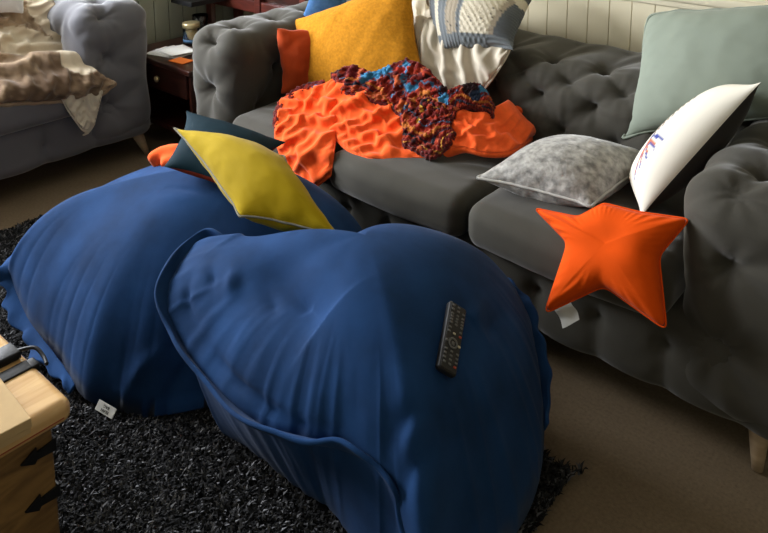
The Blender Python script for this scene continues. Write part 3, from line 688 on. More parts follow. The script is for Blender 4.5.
# ------------------------------------------------------------------ star cushion
def star():
    n0 = np.array([.05, -.86, .51]); n0 /= np.linalg.norm(n0); p0 = np.array([-.78, 1.69, .47])
    def onp(px, py):
        d = FW+RT*(px-CX)/FPX-UP*(py-CY)/FPX; return C0+d*(((p0-C0)@n0)/(d@n0))
    tips = [(534, 208), (578, 217), (604, 203), (640, 212), (690, 219), (659, 256), (667, 331), (604, 286), (544, 314), (568, 243)]
    T = np.array([onp(*q) for q in tips]); c = onp(612, 246)
    ux = np.array([1, 0, 0.])-n0*n0[0]; ux /= np.linalg.norm(ux); uy = np.cross(n0, ux)
    T2 = np.stack([(T-c)@ux, (T-c)@uy], 1)
    # outline with rounded inner corners and slightly curved sides
    out = []
    for k in range(10):
        a, b = T2[k], T2[(k+1) % 10]
        for s in np.linspace(0, 1, 14, endpoint=False): out.append(a+(b-a)*s)
    out = np.array(out)
    for it in range(3):
        sm_ = (np.roll(out, 1, 0)+out*2+np.roll(out, -1, 0))/4
        out = sm_
    m = len(out); K = 20; X = []; idx = {}
    for s in (0, 1):
        for r in range(K+1):
            for j in range(m):
                if r == 0:
                    if j == 0: idx[(s, 0)] = len(X); X.append((0, 0, .005*(1-2*s)))
                    continue
                if s == 1 and r == K: idx[(1, r, j)] = idx[(0, r, j)]; continue
                idx[(s, r, j)] = len(X); q = out[j]*(r/K); X.append((q[0], q[1], .004*(1-r/K)*(1-2*s)))
    g = lambda s, r, j: idx[(s, 0)] if r == 0 else idx[(s, r, j % m)]
    F = []; E = set(); tri = []
    for s in (0, 1):
        for r in range(K):
            for j in range(m):
                a, b, cc, d = g(s, r, j), g(s, r, j+1), g(s, r+1, j+1), g(s, r+1, j)
                q = (a, d, cc, b) if r else (a, d, cc)
                F.append(q if s == 0 else q[::-1])
                for e in ((a, d), (d, cc), (a, cc)) + (((a, b), (b, d)) if r else ()): E.add((min(e), max(e)))
    X = np.array(X); q3 = np.c_[X[:, :2], np.zeros(len(X))]; dd = np.full(len(X), 9.0); o3 = np.c_[out, np.zeros(len(out))]
    for j in range(m):
        d, _ = segdist(q3, o3[j], o3[(j+1) % m]); dd = np.minimum(dd, d)
    sgn = np.where(X[:, 2] >= 0, 1, -1)
    Ea = np.array(sorted(E)); n_x = len(X); le = np.linalg.norm(q3[Ea[:, 0]]-q3[Ea[:, 1]], axis=1); we = 1/np.maximum(le, .0015)**2
    dg_ = np.bincount(Ea[:, 0], we, n_x)+np.bincount(Ea[:, 1], we, n_x); rimm = dd < 1e-5; phi = np.zeros(n_x)
    for k in range(2200):
        phi = (np.bincount(Ea[:, 0], we*phi[Ea[:, 1]], n_x)+np.bincount(Ea[:, 1], we*phi[Ea[:, 0]], n_x)+4)/dg_; phi[rimm] = 0
    hgt = np.sqrt(phi/phi.max())*.062
    hgt = hgt*(1+.05*vnoise(q3, 5, 4, 2))+.0022*np.sin(np.arctan2(X[:, 1], X[:, 0])*40+3*vnoise(q3, 4, 2, 1))*np.exp(-(dd/.018)**2)*np.clip(dd/.006, 0, 1)
    ring_ = np.array([idx[(0, K, j)] for j in range(m)]); hgt[ring_] = 0
    hgt = hgt*(1+.07*vnoise(q3, 5, 4, 2))+.0028*np.sin(np.arctan2(X[:, 1], X[:, 0])*46+3*vnoise(q3, 4, 2, 1))*np.exp(-(dd/.022)**2)*np.clip(dd/.006, 0, 1)
    rr_ = np.linalg.norm(X[:, :2], axis=1); bend = -.9*np.clip(rr_-.09, 0, 1)**2*(X[:, 1] < .02)
    X[:, 2] = sgn*hgt
    yy = X[:, 1].copy(); over = np.clip(yy-.095, 0, None)*(np.abs(X[:, 0]) < .10)*0
    P = c+X[:, :1]*ux+yy[:, None]*uy+(X[:, 2:3]+bend[:, None]*0)*n0
    rimP = P[ring_]
    return P, F, rimP, c
P, F, rimP, c = star()
t = thing('star_cushion', 'orange star shaped cushion slumped over the front of the sofa seat', 'cushion', tuple(c))
mesh('cover', P, F, M['orange'], t, sub=1)
V, Ff = tube(spline(np.vstack([rimP, rimP[:1]]), 300), .0022, 6, False); mesh('seam', V, Ff, M['orange'], t)
a = [aty(552, 302, 1.655), aty(569, 299, 1.655), aty(579, 320, 1.65), aty(563, 328, 1.648)]
n_ = 8; V = []; 
for i in range(n_+1):
    for j in range(n_+1):
        u_, v_ = i/n_, j/n_; p = (1-u_)*(1-v_)*a[0]+u_*(1-v_)*a[1]+u_*v_*a[2]+(1-u_)*v_*a[3]; p = p+np.array([0, -.004*math.sin(u_*5)-.004*math.sin(v_*7), 0]); V.append(p)
F = [(i*(n_+1)+j, (i+1)*(n_+1)+j, (i+1)*(n_+1)+j+1, i*(n_+1)+j+1) for i in range(n_) for j in range(n_)]
V2 = [p+np.array([0, .0012, 0]) for p in V]; F2 = [tuple(k+len(V) for k in f[::-1]) for f in F]
o = mesh('care_label', V+V2, F+F2, M['label'], t); o['label'] = 'white fabric care label'

# ------------------------------------------------------------------ bean bags
def beanbag(c, seam, apex, pq, nr=80, nt=400, foot=None, folds=(), seed=0, puck_=.0055):
    "pq(x, y) -> dome exponents for that side; foot(x, y) -> how far the underside tucks in"
    Sm = spline(seam, nt, True); c = np.array(c, float); Sb = Sm.copy()
    for k in range(500): Sb = (np.roll(Sb, 1, 0)+2*Sb+np.roll(Sb, -1, 0))/4
    ex_ = np.array([pq(math.atan2(s[1]-c[1], s[0]-c[0])) for s in Sm]); ft = np.array([foot(math.atan2(s[1]-c[1], s[0]-c[0])) for s in Sm])
    for k in range(200): ex_ = (np.roll(ex_, 1, 0)+2*ex_+np.roll(ex_, -1, 0))/4; ft = (np.roll(ft, 1)+2*ft+np.roll(ft, -1))/4
    V = [(c[0], c[1], apex)]; F = []
    k = 0
    for i in range(1, nr+1):
        r = i/nr
        for j in range(nt):
            g_ = r**4; s = Sb[j]*(1-g_)+Sm[j]*g_; f = (1-r**ex_[j, 0])**(1/ex_[j, 1]); x = c[0]+(s[0]-c[0])*r; y = c[1]+(s[1]-c[1])*r; V.append((x, y, s[2]*(r**1.0*1.0+(1-r)*1.0)+(apex-s[2])*f))
    for j in range(nt): F.append((0, 1+j, 1+(j+1) % nt))
    for i in range(nr-1):
        for j in range(nt): a = 1+i*nt+j; b = 1+i*nt+(j+1) % nt; F.append((a, a+nt, b+nt, b))
    # underside: from the seam in to the floor
    base = 1+(nr-1)*nt; nb = 16; prev = base
    for i in range(1, nb+1):
        t_ = i/nb; k = len(V)
        for j in range(nt):
            s = Sm[j]; L = np.array([s[0]-c[0], s[1]-c[1]]); tt = t_
            zz = s[2]*(1-sm(tt*1.25)) if s[2] > 0 else 0; sc = 1-(1-ft[j])*tt**1.15
            V.append((c[0]+L[0]*sc, c[1]+L[1]*sc, max(.022, float(zz))))
        for j in range(nt): F.append((prev+j, k+j, k+(j+1) % nt, prev+(j+1) % nt))
        prev = k
    V.append((c[0], c[1], .022)); z = len(V)-1
    for j in range(nt): F.append((prev+j, z, prev+(j+1) % nt))
    V = np.array(V)
    TF = [f[:3] for f in F]+[(f[0], f[2], f[3]) for f in F if len(f) == 4]
    N = normals(V, np.array(TF)); D = np.zeros(len(V))
    for pts, w_, h_, kind in folds:
        if w_ < .05: w_ *= .8; h_ *= 1.45
        P = spline(pts, len(pts)*8); best = np.full(len(V), 9.0); tt = np.zeros(len(V)); side = np.zeros(len(V))
        for i in range(len(P)-1):
            d, t_ = segdist(V, P[i], P[i+1]); m_ = d < best; best[m_] = d[m_]; tt[m_] = (i+t_[m_])/(len(P)-1)
            dr = P[i+1]-P[i]; sv = np.cross(dr, N[m_]); side[m_] = ((V[m_]-P[i])*sv).sum(1)/(np.linalg.norm(sv, axis=1)+1e-9)
        env = np.sin(math.pi*np.clip(tt, 0.0, 1.0))**.5 if kind != 'flat' else 1
        if kind == 'step': D += h_*env*np.exp(-(side/w_)**2*(1+5*(side < 0)))*(best < w_*4)
        elif kind == 'valley': D -= h_*env*np.exp(-(best/w_)**1.3)
        else: D += h_*env*np.exp(-(best/w_)**2)
    rr = np.linalg.norm((V-np.array([c[0], c[1], 0]))[:, :2], axis=1)
    D += .007*vnoise(V, 1.4, seed, 2)
    ang = np.arctan2(V[:, 1]-c[1], V[:, 0]-c[0]); i0 = np.arange(len(V)); ring = np.clip((i0-1)//nt+1, 0, nr+nb)/nr
    W3 = np.stack([np.cos(ang)*2.2, np.sin(ang)*2.2, ring*.35], 1)                     # creases running in from the seam
    cr = 1-np.abs(vnoise(W3, 1.5, seed+4, 2)); D += puck_*(np.clip(cr, 0, 1)**3-.4)*np.exp(-((ring-1)/.2)**2)*(np.abs(ring-1) > .004)
    V = V+N*D[:, None]; V[:, 2] = np.maximum(V[:, 2], .02)
    return V, F, Sm
def flange(Sm, c, rng_, width, lift, wav, n, seed, width_fn=None):
    "hem strip of doubled cloth standing out along part of the seam"
    i0, i1 = rng_; idx = [k % len(Sm) for k in range(i0, i1)]
    P = Sm[idx]; c = np.array(c); V = []; F = []
    for i, p in enumerate(P):
        e = i/(len(P)-1); d = np.array([p[0]-c[0], p[1]-c[1], 0]); d /= np.linalg.norm(d)
        wdt = width*math.sin(math.pi*min(max(e, .02), .98))**.35*(1+.22*math.sin(e*23+seed)+.18*math.sin(e*57+seed*3))
        for r in range(7):
            s = r/6-.15; V.append(p+d*(wdt*s)+np.array([0, 0, lift*s+wav*math.sin(e*41+seed*2+s*2)*max(s, 0)*1.0]))
    m = 7
    for i in range(len(P)-1):
        for r in range(6): a = i*m+r; F.append((a, a+1, a+m+1, a+m))
    return np.array(V), F
def flange_obj(name, V, F, matl, parent):
    o = mesh(name, V, F, matl, parent); s = o.modifiers.new('s', 'SOLIDIFY'); s.thickness = .011; s.offset = 0; b = o.modifiers.new('b', 'SUBSURF'); b.levels = 1; b.render_levels = 1; return o

# front bag (one with the remote)
c1 = (-1.12, 1.24)
seam1 = [atz(206, 238, .44), atz(180, 262, .42), atz(166, 300, .38), atz(180, 344, .32), atz(212, 387, .29), atz(262, 428, .28), atz(306, 440, .30), atz(345, 448, .31), atz(378, 468, .30), atz(395, 498, .26), atz(402, 533, .21),
         (-.69, .93, .12), (-.685, 1.03, .08), (-.68, 1.15, .07), (-.685, 1.27, .08), (-.71, 1.37, .12), (-.76, 1.46, .20), (-.85, 1.555, .28), (-.955, 1.60, .33), (-1.1, 1.56, .36), (-1.25, 1.45, .38), atz(300, 256, .40), atz(262, 262, .41), atz(236, 250, .43)]
top1 = lambda px, py, z: atz(px, py, z)
folds1 = [([atz(250, 256, .43), atz(268, 268, .46), atz(292, 292, .49), atz(312, 318, .5)], .06, .055, 'valley'),
          ([atz(206, 262, .44), atz(186, 300, .40), atz(201, 342, .36), atz(236, 383, .33), atz(290, 421, .32), atz(345, 436, .33)], .013, .014, 'valley'),
          ([atz(372, 462, .33), atz(385, 440, .38), atz(410, 415, .42), atz(440, 395, .45)], .022, .02, 'valley'),
          ([atz(384, 470, .33), atz(398, 446, .38), atz(424, 420, .42), atz(452, 402, .45)], .02, .012, 'ridge'),
          ([atz(215, 262, .45), atz(208, 290, .45), atz(215, 320, .44), atz(235, 350, .43)], .018, .012, 'valley'),
          ([atz(240, 262, .46), atz(225, 295, .46), atz(228, 325, .45)], .022, .010, 'ridge'),
          ([atz(195, 300, .42), atz(215, 345, .40), atz(250, 385, .40), atz(300, 410, .40)], .022, .010, 'ridge'),
          ([atz(205, 325, .40), atz(235, 370, .38), atz(280, 402, .38), atz(330, 425, .38)], .014, .012, 'valley'),
          ([atz(330, 440, .34), atz(345, 415, .40), atz(375, 385, .46)], .02, .010, 'valley'),
          ([atz(318, 436, .34), atz(320, 415, .38), atz(330, 395, .43)], .016, .009, 'valley'),
          ([atz(396, 500, .28), atz(410, 470, .34), atz(440, 450, .37)], .025, .012, 'valley'),
          ([atz(500, 278, .36), atz(480, 300, .44), atz(470, 322, .46)], .022, .011, 'ridge'),
          ([atz(518, 296, .34), atz(500, 312, .40), atz(490, 335, .43)], .02, .011, 'valley'),
          ([atz(270, 262, .42), atz(290, 282, .47), atz(300, 305, .49)], .02, .012, 'valley'),
          ([atz(247, 262, .43), atz(262, 285, .46), atz(268, 310, .47)], .018, .010, 'valley')]
V, F, Sm1 = beanbag(c1, seam1, .572, lambda a: (1.3, .85) if (a > 2.2 or a < -3.0) else (1.8, 1.2) if a < -2.0 else ((2.1, 1.45) if a < -1.2 else (2.4, 1.75)), foot=lambda a: 1.0 if (a > 2.6 or a < -2.75) else (.62 if a < -2.4 else (.40 if a < -1.0 else .85)), folds=folds1, seed=2)
BAG1 = V
t = thing('bean_bag', 'nearer blue suede bean bag with a remote control on top', 'bean bag', (c1[0], c1[1], .02), 'blue bean bags')
mesh('cover', V, F, M['blue'], t, sub=0)
k0 = int(400*0/24); k1 = int(400*10.5/24)
Vf, Ff = flange(Sm1, c1, (-28, k1), .026, .026, .007, 7, 1); flange_obj('seam_hem', Vf, Ff, M['blue'], t)
Vf, Ff = flange(Sm1, c1, (int(400*15.5/24), int(400*19.5/24)), .028, .02, .006, 7, 3); flange_obj('seam_hem', Vf, Ff, M['blue'], t)

# back bag
c2 = (-1.83, 1.33)
seam2 = [atz(150, 418, .03), atz(112, 409, .035), atz(84, 398, .05), atz(66, 372, .07), atz(45, 345, .08), atz(27, 316, .10), atz(14, 285, .15), atz(10, 264, .20), (-2.36, 1.02, .22),
         (-2.44, 1.15, .22), (-2.46, 1.32, .24), (-2.42, 1.5, .26), (-2.25, 1.62, .26), (-2.0, 1.67, .27), (-1.7, 1.68, .27), (-1.45, 1.62, .25), (-1.33, 1.42, .2), (-1.34, 1.2, .12), (-1.47, 1.06, .05)]
folds2 = [([atz(20, 270, .26), atz(40, 300, .26), atz(60, 335, .22), atz(72, 372, .14)], .022, .018, 'valley'),
          ([atz(40, 265, .32), atz(62, 300, .31), atz(85, 340, .26)], .03, .010, 'ridge'),
          ([atz(64, 300, .30), atz(95, 335, .28), atz(130, 352, .25)], .02, .010, 'valley'),
          ([atz(120, 400, .06), atz(140, 370, .15), atz(170, 345, .22)], .02, .010, 'valley'),
          ([atz(160, 405, .06), atz(180, 375, .14), atz(195, 350, .2)], .018, .008, 'ridge'),
          ([atz(205, 200, .5), atz(225, 215, .5), atz(255, 235, .48)], .02, .012, 'valley'),
          ([atz(150, 190, .5), atz(185, 192, .5), atz(215, 200, .5)], .02, .008, 'valley'),
          ([atz(165, 182, .5), atz(190, 186, .5), atz(212, 190, .5)], .014, .006, 'ridge'),
          ([atz(210, 225, .49), atz(240, 240, .48), atz(270, 248, .46)], .018, .012, 'ridge')]
V, F, Sm2 = beanbag(c2, seam2, .50, lambda a: (1.6, 1.12) if (a > 1.7 or a < -2.4) else (2.5, 1.7), foot=lambda a: .9, folds=folds2, seed=9, puck_=.003)
BAG2 = V
t = thing('bean_bag', 'farther blue suede bean bag with a yellow cushion on top', 'bean bag', (c2[0], c2[1], .02), 'blue bean bags')
mesh('cover', V, F, M['blue'], t)
Vf, Ff = flange(Sm2, c2, (int(400*2.6/20), int(400*8.2/20)), .05, -.01, .008, 7, 2); flange_obj('seam_hem', Vf, Ff, M['blue'], t)
# woven label at the foot of the farther bag
def textmesh(name, body, size, M4, matl, parent, ext=.0003):
    cu = bpy.data.curves.new('txt', 'FONT'); cu.body = body; cu.size = size; cu.extrude = ext; cu.align_x = 'CENTER'; cu.align_y = 'CENTER'
    ob = bpy.data.objects.new('txt', cu); COL.objects.link(ob); dg = bpy.context.evaluated_depsgraph_get()
    me = bpy.data.meshes.new_from_object(ob.evaluated_get(dg)); bpy.data.objects.remove(ob); 
    V = [M4@v.co for v in me.vertices]; F = [tuple(p.vertices) for p in me.polygons]
    return mesh(name, V, F, matl, parent, smooth=False)
lp = [atz(104, 399, .052), atz(121, 409, .040), atz(116, 419, .022), atz(98, 408, .034)]
cc = sum(lp)/4; ux = (lp[1]-lp[0]); ux /= np.linalg.norm(ux); nn = np.cross(lp[1]-lp[0], lp[3]-lp[0]); nn /= np.linalg.norm(nn)
if nn@(C0-cc) < 0: nn = -nn
cc = cc+nn*.02
uy = np.cross(nn, ux); wl = np.linalg.norm(lp[1]-lp[0]); hl = np.linalg.norm(lp[3]-lp[0])
M4 = Matrix(((ux[0], uy[0], nn[0], cc[0]), (ux[1], uy[1], nn[1], cc[1]), (ux[2], uy[2], nn[2], cc[2]), (0, 0, 0, 1)))
mb = MB(); mb.bbox((-wl/2, -hl/2, -.001), (wl/2, hl/2, .001), .0006, 2, M4); lb = mb.build('brand_label', M['label'], t); lb['label'] = 'small white woven label with black print'; ORG[lb.name] = ORG[t.name]
M5 = M4@Matrix.Rotation(math.pi, 4, 'Z')@Matrix.Translation((0, 0, .0012))
textmesh('lettering', 'BEAN', hl*.40, M5@Matrix.Translation((0, hl*.2, 0)), M['ink'], lb); textmesh('lettering', 'BAG', hl*.40, M5@Matrix.Translation((0, -hl*.2, 0)), M['ink'], lb)

# remote control on the nearer bag
def surf_hit(V, px, py):
    d = FW+RT*(px-CX)/FPX-UP*(py-CY)/FPX; d /= np.linalg.norm(d); q = V-C0; tt = q@d; dist = np.linalg.norm(q-tt[:, None]*d, axis=1)
    m_ = dist < .03; k = np.where(m_)[0]; near = k[np.argmin(tt[k])]; sel = k[tt[k] < tt[near]+.05]; s = sel[np.argmin(dist[sel])]
    return C0+d*tt[s]
pt, pb, pl_, pr_ = surf_hit(BAG1, 453, 310), surf_hit(BAG1, 442, 373), surf_hit(BAG1, 438, 340), surf_hit(BAG1, 458, 343)
cc = (pt+pb)/2; uy = pt-pb; Lr = float(np.linalg.norm(uy)); uy /= Lr; ux = pr_-pl_; ux -= uy*(ux@uy); ux /= np.linalg.norm(ux); nn = np.cross(ux, uy)
Lr = max(.15, min(.2, Lr)); Wr = .044; cc = cc+nn*.012
print('REMOTE', cc, Lr)
M4 = Matrix(((ux[0], uy[0], nn[0], cc[0]), (ux[1], uy[1], nn[1], cc[1]), (ux[2], uy[2], nn[2], cc[2]), (0, 0, 0, 1)))
t = thing('remote_control', 'slim black television remote control lying on the nearer blue bean bag', 'remote control', tuple(cc))
mb = MB(); mb.bbox((-Wr/2, -Lr/2, -.009), (Wr/2, Lr/2, .009), .005, 3, M4); mb.build('case', M['black'], t, True)
mb = MB(); mb.bbox((-Wr/2+.003, -Lr/2+.003, .0085), (Wr/2-.003, Lr/2-.003, .0098), .0006, 2, M4); mb.build('face_plate', M['black'], t)
rows = [(.44, [-.3, 0], 1), (.38, [-.3, 0, .32], 0), (.31, [-.3, 0, .32], 0), (.265, [-.3, 0, .32], 0), (.22, [-.3, 0, .32], 0), (.175, [-.3, 0, .32], 0), (.10, [-.3, .32], 0), (.04, [-.32, -.02, .33], 2), (-.10, [-.36, .36], 3), (-.22, [-.33, 0, .33], 0), (-.28, [-.33, 0, .33], 0), (-.34, [-.33, 0, .33], 0), (-.40, [-.3, 0, .3], 4)]
for yy, xs, kd in rows:
    for i, xx in enumerate(xs):
        b = MB(); b.bbox((xx*Wr-.0032, yy*Lr-.0022, .009), (xx*Wr+.0032, yy*Lr+.0022, .0118), .001, 2, M4)
        mm = M['button']; 
        if kd == 2 and i == 1 or kd == 3 and i == 1: mm = M['button_light']
        if kd == 4 and i == 2 or kd == 2 and i == 2: mm = M['button_red']
        b.build('button', mm, t)
b = MB(); 
ring = [(.0095*math.cos(a), -.10*Lr+.0095*math.sin(a), .0105) for a in np.linspace(0, 2*math.pi, 25)]
V, F = tube(ring, .0022, 8, False); b.add([tuple(M4@Vector(v)) for v in V], F); b.bbox((-.004, -.10*Lr-.004, .009), (.004, -.10*Lr+.004, .0118), .001, 2, M4); b.build('direction_pad', M['button'], t, True)

# ------------------------------------------------------------------ cushions on the farther bag
L_, R_ = atz(174, 128, .63), atz(342, 240, .52)
Nr, Fr = atz(240, 216, .53), atz(284, 156, .585)
t, P, F = cushion('cushion', 'bright yellow velvet cushion with grey trim lying on the farther bean bag', [L_, Nr, R_, Fr], .088, M['yellow'], 1.7, 14, n=46, piping=M['yellow_trim'], prad=.0035, wr=.002)
cushion('cushion', 'dark teal cushion with a rust underside beneath the yellow cushion', [atz(164, 167, .55), atz(240, 192, .52), atz(286, 142, .53), atz(186, 110, .60)], .055, M['teal'], 1.7, 15, n=30, backm=M['rustdark'], wr=.002)
st = [(([atz(148, 160, .45), atz(162, 153, .47), atz(186, 149, .49)]), [.015, .024, .02]), (([atz(152, 164, .43), atz(175, 158, .45), atz(200, 155, .46)]), [.02, .028, .025]), (([atz(160, 164, .45), atz(182, 160, .46)]), [.02, .03])]
V, F = fuse(st, .008, 4); N = normals(V, F); V += N*(.003*vnoise(V, 6, 8))[:, None]
o = mesh('folded_blanket', V, F, M['coral'], loc=(-2.1, 1.5, .45)); tag(o, 'coral fleece bundle peeking out behind the farther bean bag', 'blanket')

# ------------------------------------------------------------------ fur throw on the armchair
def armheap(x, y):
    z = np.where(x > -3.04, .47-(x+3.04)*9, .47)
    z = z+.36*sm((-3.22-x)/.30)*sm((1.75-y)/.15)*(x > -3.80)+gb(x, y, -3.22, 1.25, .18, .3, .08)+gb(x, y, -3.25, 1.55, .12, .12, .03)+gb(x, y, -3.12, 1.5, .1, .2, .03)
    return z
X, F, u, v, X0, N0 = drape([[(-60, 2), (-20, -4), (20, -8), (50, -10), (70, -8)], [(-60, 24), (-20, 20), (20, 16), (52, 20), (72, 30)], [(-60, 64), (-20, 60), (30, 58), (62, 58), (92, 66)], [(-60, 114), (-10, 104), (50, 100), (94, 96), (116, 82)]],
    armheap, 84, 84, (1.24, 1.34), [([(-5, 62), (30, 60), (70, 68), (112, 80)], .02), ([(-5, 92), (40, 94), (90, 92)], .02), ([(-5, 44), (20, 44), (48, 50)], .02), ([(26, -10), (28, 14), (34, 36)], .018), ([(46, -8), (44, 14), (60, 34), (74, 54)], .016), ([(60, -8), (56, 16), (66, 38), (88, 60)], .016), ([(-5, 78), (40, 80), (80, 82)], .02)], 31, amp=.034, iters=110)
V = X; N = normals(V, F); a = vnoise(V, 2.6, 44, 2); b_ = vnoise(V, 30, 45, 2)
br = np.array([.40, .29, .19]); dk = np.array([.13, .085, .055]); lt = np.array([.64, .55, .42])
k_ = np.clip(.5+1.3*a+.45*b_, 0, 1)[:, None]; col = dk*(1-k_)+br*k_
def lin(pts, r):
    P = hits(spline(pts, 24), armheap)
    for i in range(len(P)-1):
        d, _ = segdist(V, P[i], P[i+1]); w_ = d < r*(1+.15*a)+.02; col[w_] = lt; V[w_] += N[w_]*0
lin([(12, 42), (34, 46), (58, 56), (80, 66)], .05); lin([(44, -8), (42, 10), (54, 24), (66, 40)], .045); lin([(60, -8), (60, 16), (62, 34), (78, 54)], .045)
fz_ = (col[:, 0] < .5); V = V+N*(.0035*b_*fz_)[:, None]
V2, F2 = skirt(V, F, 84, 84); col = np.vstack([col, np.repeat(br[None]*.8, len(V2)-len(V), 0)])
o = mesh('fur_throw', V2, F2, M['fur'], colors=col, loc=(-3.3, 1.3, .5), sub=1); tag(o, 'brown faux fur throw with cream lining heaped on the armchair', 'throw')
def lheap(x, y): return np.where(x > -3.03, .46-(x+3.03)*9, .46)
X, F, u, v, X0, N0 = drape([[(60, 92), (74, 94), (88, 94), (102, 90)], [(68, 108), (77, 112), (88, 112), (98, 106)], [(78, 122), (83, 128), (89, 129), (94, 122)]], lheap, 40, 40, (1.2, 1.1), [], 33, amp=.012, iters=60)
V, F = skirt(X, F, 40, 40); o = mesh('lining', V, F, M['cream'], bpy.data.objects['fur_throw']); o['label'] = 'cream lining hanging over the seat edge'

# ------------------------------------------------------------------ white cushion behind the throw on the armchair
cushion('cushion', 'white cushion at the top left resting on the armchair throw', [atx(-28, 22, -3.34), atx(24, 14, -3.36), atx(30, -40, -3.42), atx(-20, -50, -3.42)], .06, mat('bright white cotton', (.8, .8, .8), .8), 1.5, 16, n=24)

# ------------------------------------------------------------------ side table in the corner and what stands on it
t = thing('side_table', 'dark mahogany side table in the corner between the sofa and the armchair', 'table', (-3.1, 2.15, 0))
MB().bbox((-3.37, 1.945, .425), (-2.82, 2.40, .452), .008).build('table_top', M['mahog'], t)
MB().bbox((-3.34, 1.975, .10), (-3.32, 2.37, .43), .004).build('side_panel', M['mahog'], t)
MB().bbox((-2.87, 1.975, .10), (-2.85, 2.37, .43), .004).build('side_panel', M['mahog'], t)
MB().bbox((-3.33, 2.35, .10), (-2.86, 2.37, .43), .004).build('back_panel', M['mahog'], t)
MB().bbox((-3.33, 1.985, .10), (-2.86, 2.36, .125), .004).build('shelf', M['mahog'], t)
d_ = MB().bbox((-3.315, 1.965, .30), (-2.875, 1.985, .42), .004).build('drawer', M['mahog'], t)
ORG[d_.name] = ORG[t.name]
MB().lathe([(.004, 0), (.012, .006), (.016, .014), (.012, .022), (.002, .025)], (0, 0, 0)).V
kb = MB(); kb.lathe([(.006, 0), (.009, .006), (.016, .012), (.015, .02), (.003, .026)]); kb.V = [(-3.09+x, 1.965-z, .36+y) for x, y, z in kb.V]; kb.build('drawer_knob', M['lidm'], d_, True)
for x in (-3.33, -2.86):
    for y in (1.98, 2.365): MB().tube([(x, y, .105), (x, y, .05), (x, y, .002)], [.02, .016, .012], 12).build('leg', M['mahog'], t, True)
# papers
for k, (a0, dz) in enumerate(((.25, 0), (.05, .0022), (-.2, .0044))):
    c_ = atz(171, 52, .455); mm = Matrix.Translation((c_[0]+.01*k, c_[1]+.012*k, .4535+dz))@Matrix.Rotation(a0, 4, 'Z')
    n_ = 10; V = []; F = []
    for i in range(n_+1):
        for j in range(n_+1):
            u_, v_ = i/n_-.5, j/n_-.5; z_ = (.012 if k == 2 else .0)*(u_+.5)**2+.0
            V.append(tuple(mm@Vector((u_*.20, v_*.145, z_))))
    F = [(i*(n_+1)+j, (i+1)*(n_+1)+j, (i+1)*(n_+1)+j+1, i*(n_+1)+j+1) for i in range(n_) for j in range(n_)]
    o = mesh('paper_sheet', V, F, M['paper'], loc=(c_[0], c_[1], .4535+dz)); s = o.modifiers.new('s', 'SOLIDIFY'); s.thickness = .0012
    tag(o, ['bottom white sheet of the papers on the side table', 'middle white sheet of the papers on the side table', 'curled white sheet topmost of the papers on the side table'][k], 'paper', 'papers on the side table')
c_ = atz(181, 61, .4535); mb = MB(); mb.bbox((-.05, -.035, 0), (.05, .035, .003), .001, 2, Matrix.Translation(c_)@Matrix.Rotation(.1, 4, 'Z')); o = mb.build('greeting_card', M['orange_card'], None, loc=tuple(c_)); tag(o, 'bright orange card on the edge of the side table', 'card')
c_ = atz(192, 44, .4525); t = thing('candle_jar', 'short glass candle jar with pale wax and blue stripe on the side table', 'candle', tuple(c_))
def lth(prof): return MB().lathe(prof, c_)
lth([(.040, 0), (.043, .004), (.043, .105), (.040, .108), (.0395, .105), (.0395, .007), (.001, .006)]).build('jar', M['glass'], t, True)
lth([(.001, .008), (.038, .008), (.038, .060), (.001, .060)]).build('wax', M['honey'], t, True)
lth([(.0434, .016), (.0438, .016), (.0438, .030), (.0434, .030)]).build('stripe', M['bluestripe'], t, True)
lth([(.0395, .088), (.0436, .088), (.0436, .112), (.0405, .113)]).build('rim', M['lidm'], t, True)
c_ = atz(201, 38, .4525)
mb = MB(); mb.lathe([(.032, 0), (.036, .003), (.042, .125), (.0405, .125), (.035, .008), (.001, .006)], c_)
o = mb.build('drinking_glass', M['glass'], None, True, loc=tuple(c_)); tag(o, 'clear empty drinking glass behind the candle jar', 'glass')

# dark cabinet behind the sofa arm
t = thing('cabinet', 'dark mahogany cabinet on legs in the corner behind the left sofa arm', 'cabinet', (-3.0, 2.6, 0))
MB().bbox((-3.38, 2.50, .66), (-2.62, 2.69, 1.15), .006).build('carcass', M['mahog'], t)
MB().bbox((-3.39, 2.475, .60), (-2.61, 2.50, .665), .006).build('apron', M['redwood'], t)
for x in (-3.37, -2.965, -2.63):
    MB().bbox((x-.022, 2.468, .60 if x == -2.965 else .0), (x+.022, 2.50, 1.16), .004).build('post', M['redwood'], t)
for x in (-3.37, -2.63): MB().bbox((x-.02, 2.65, 0), (x+.02, 2.69, .67), .004).build('leg', M['redwood'], t)
MB().bbox((-3.38, 2.24, .64), (-3.20, 2.47, .665), .004).build('side_shelf', M['black'], t)

# ------------------------------------------------------------------ rug
rc = [(-2.86, 1.06), (-2.76, 1.45), (-.70, 1.50), (-.63, 1.44), (-.60, -.6), (-2.95, -.6)]
rp = spline([(-2.90, .2), (-2.84, 1.10), (-2.79, 1.47), (-2.6, 1.52), (-1.6, 1.50), (-.76, 1.485), (-.69, 1.43), (-.685, .6), (-.69, -.5), (-.8, -.6), (-2.7, -.6), (-2.88, -.5)], 200, True)
mb = MB(); n_ = len(rp); rb_ = rp.mean(axis=0)+(rp-rp.mean(axis=0))*.975; mb.add([(p[0], p[1], 0.001) for p in rb_]+[(p[0], p[1], .012) for p in rb_], [tuple(range(n_))[::-1], tuple(range(n_, 2*n_))]+[(i, (i+1) % n_, n_+(i+1) % n_, n_+i) for i in range(n_)])
rug = thing('rug', 'charcoal black shaggy rug on the beige carpet under both bean bags', 'rug', (-1.8, .6, 0))
mb.build('backing', M['rugbase'], rug)
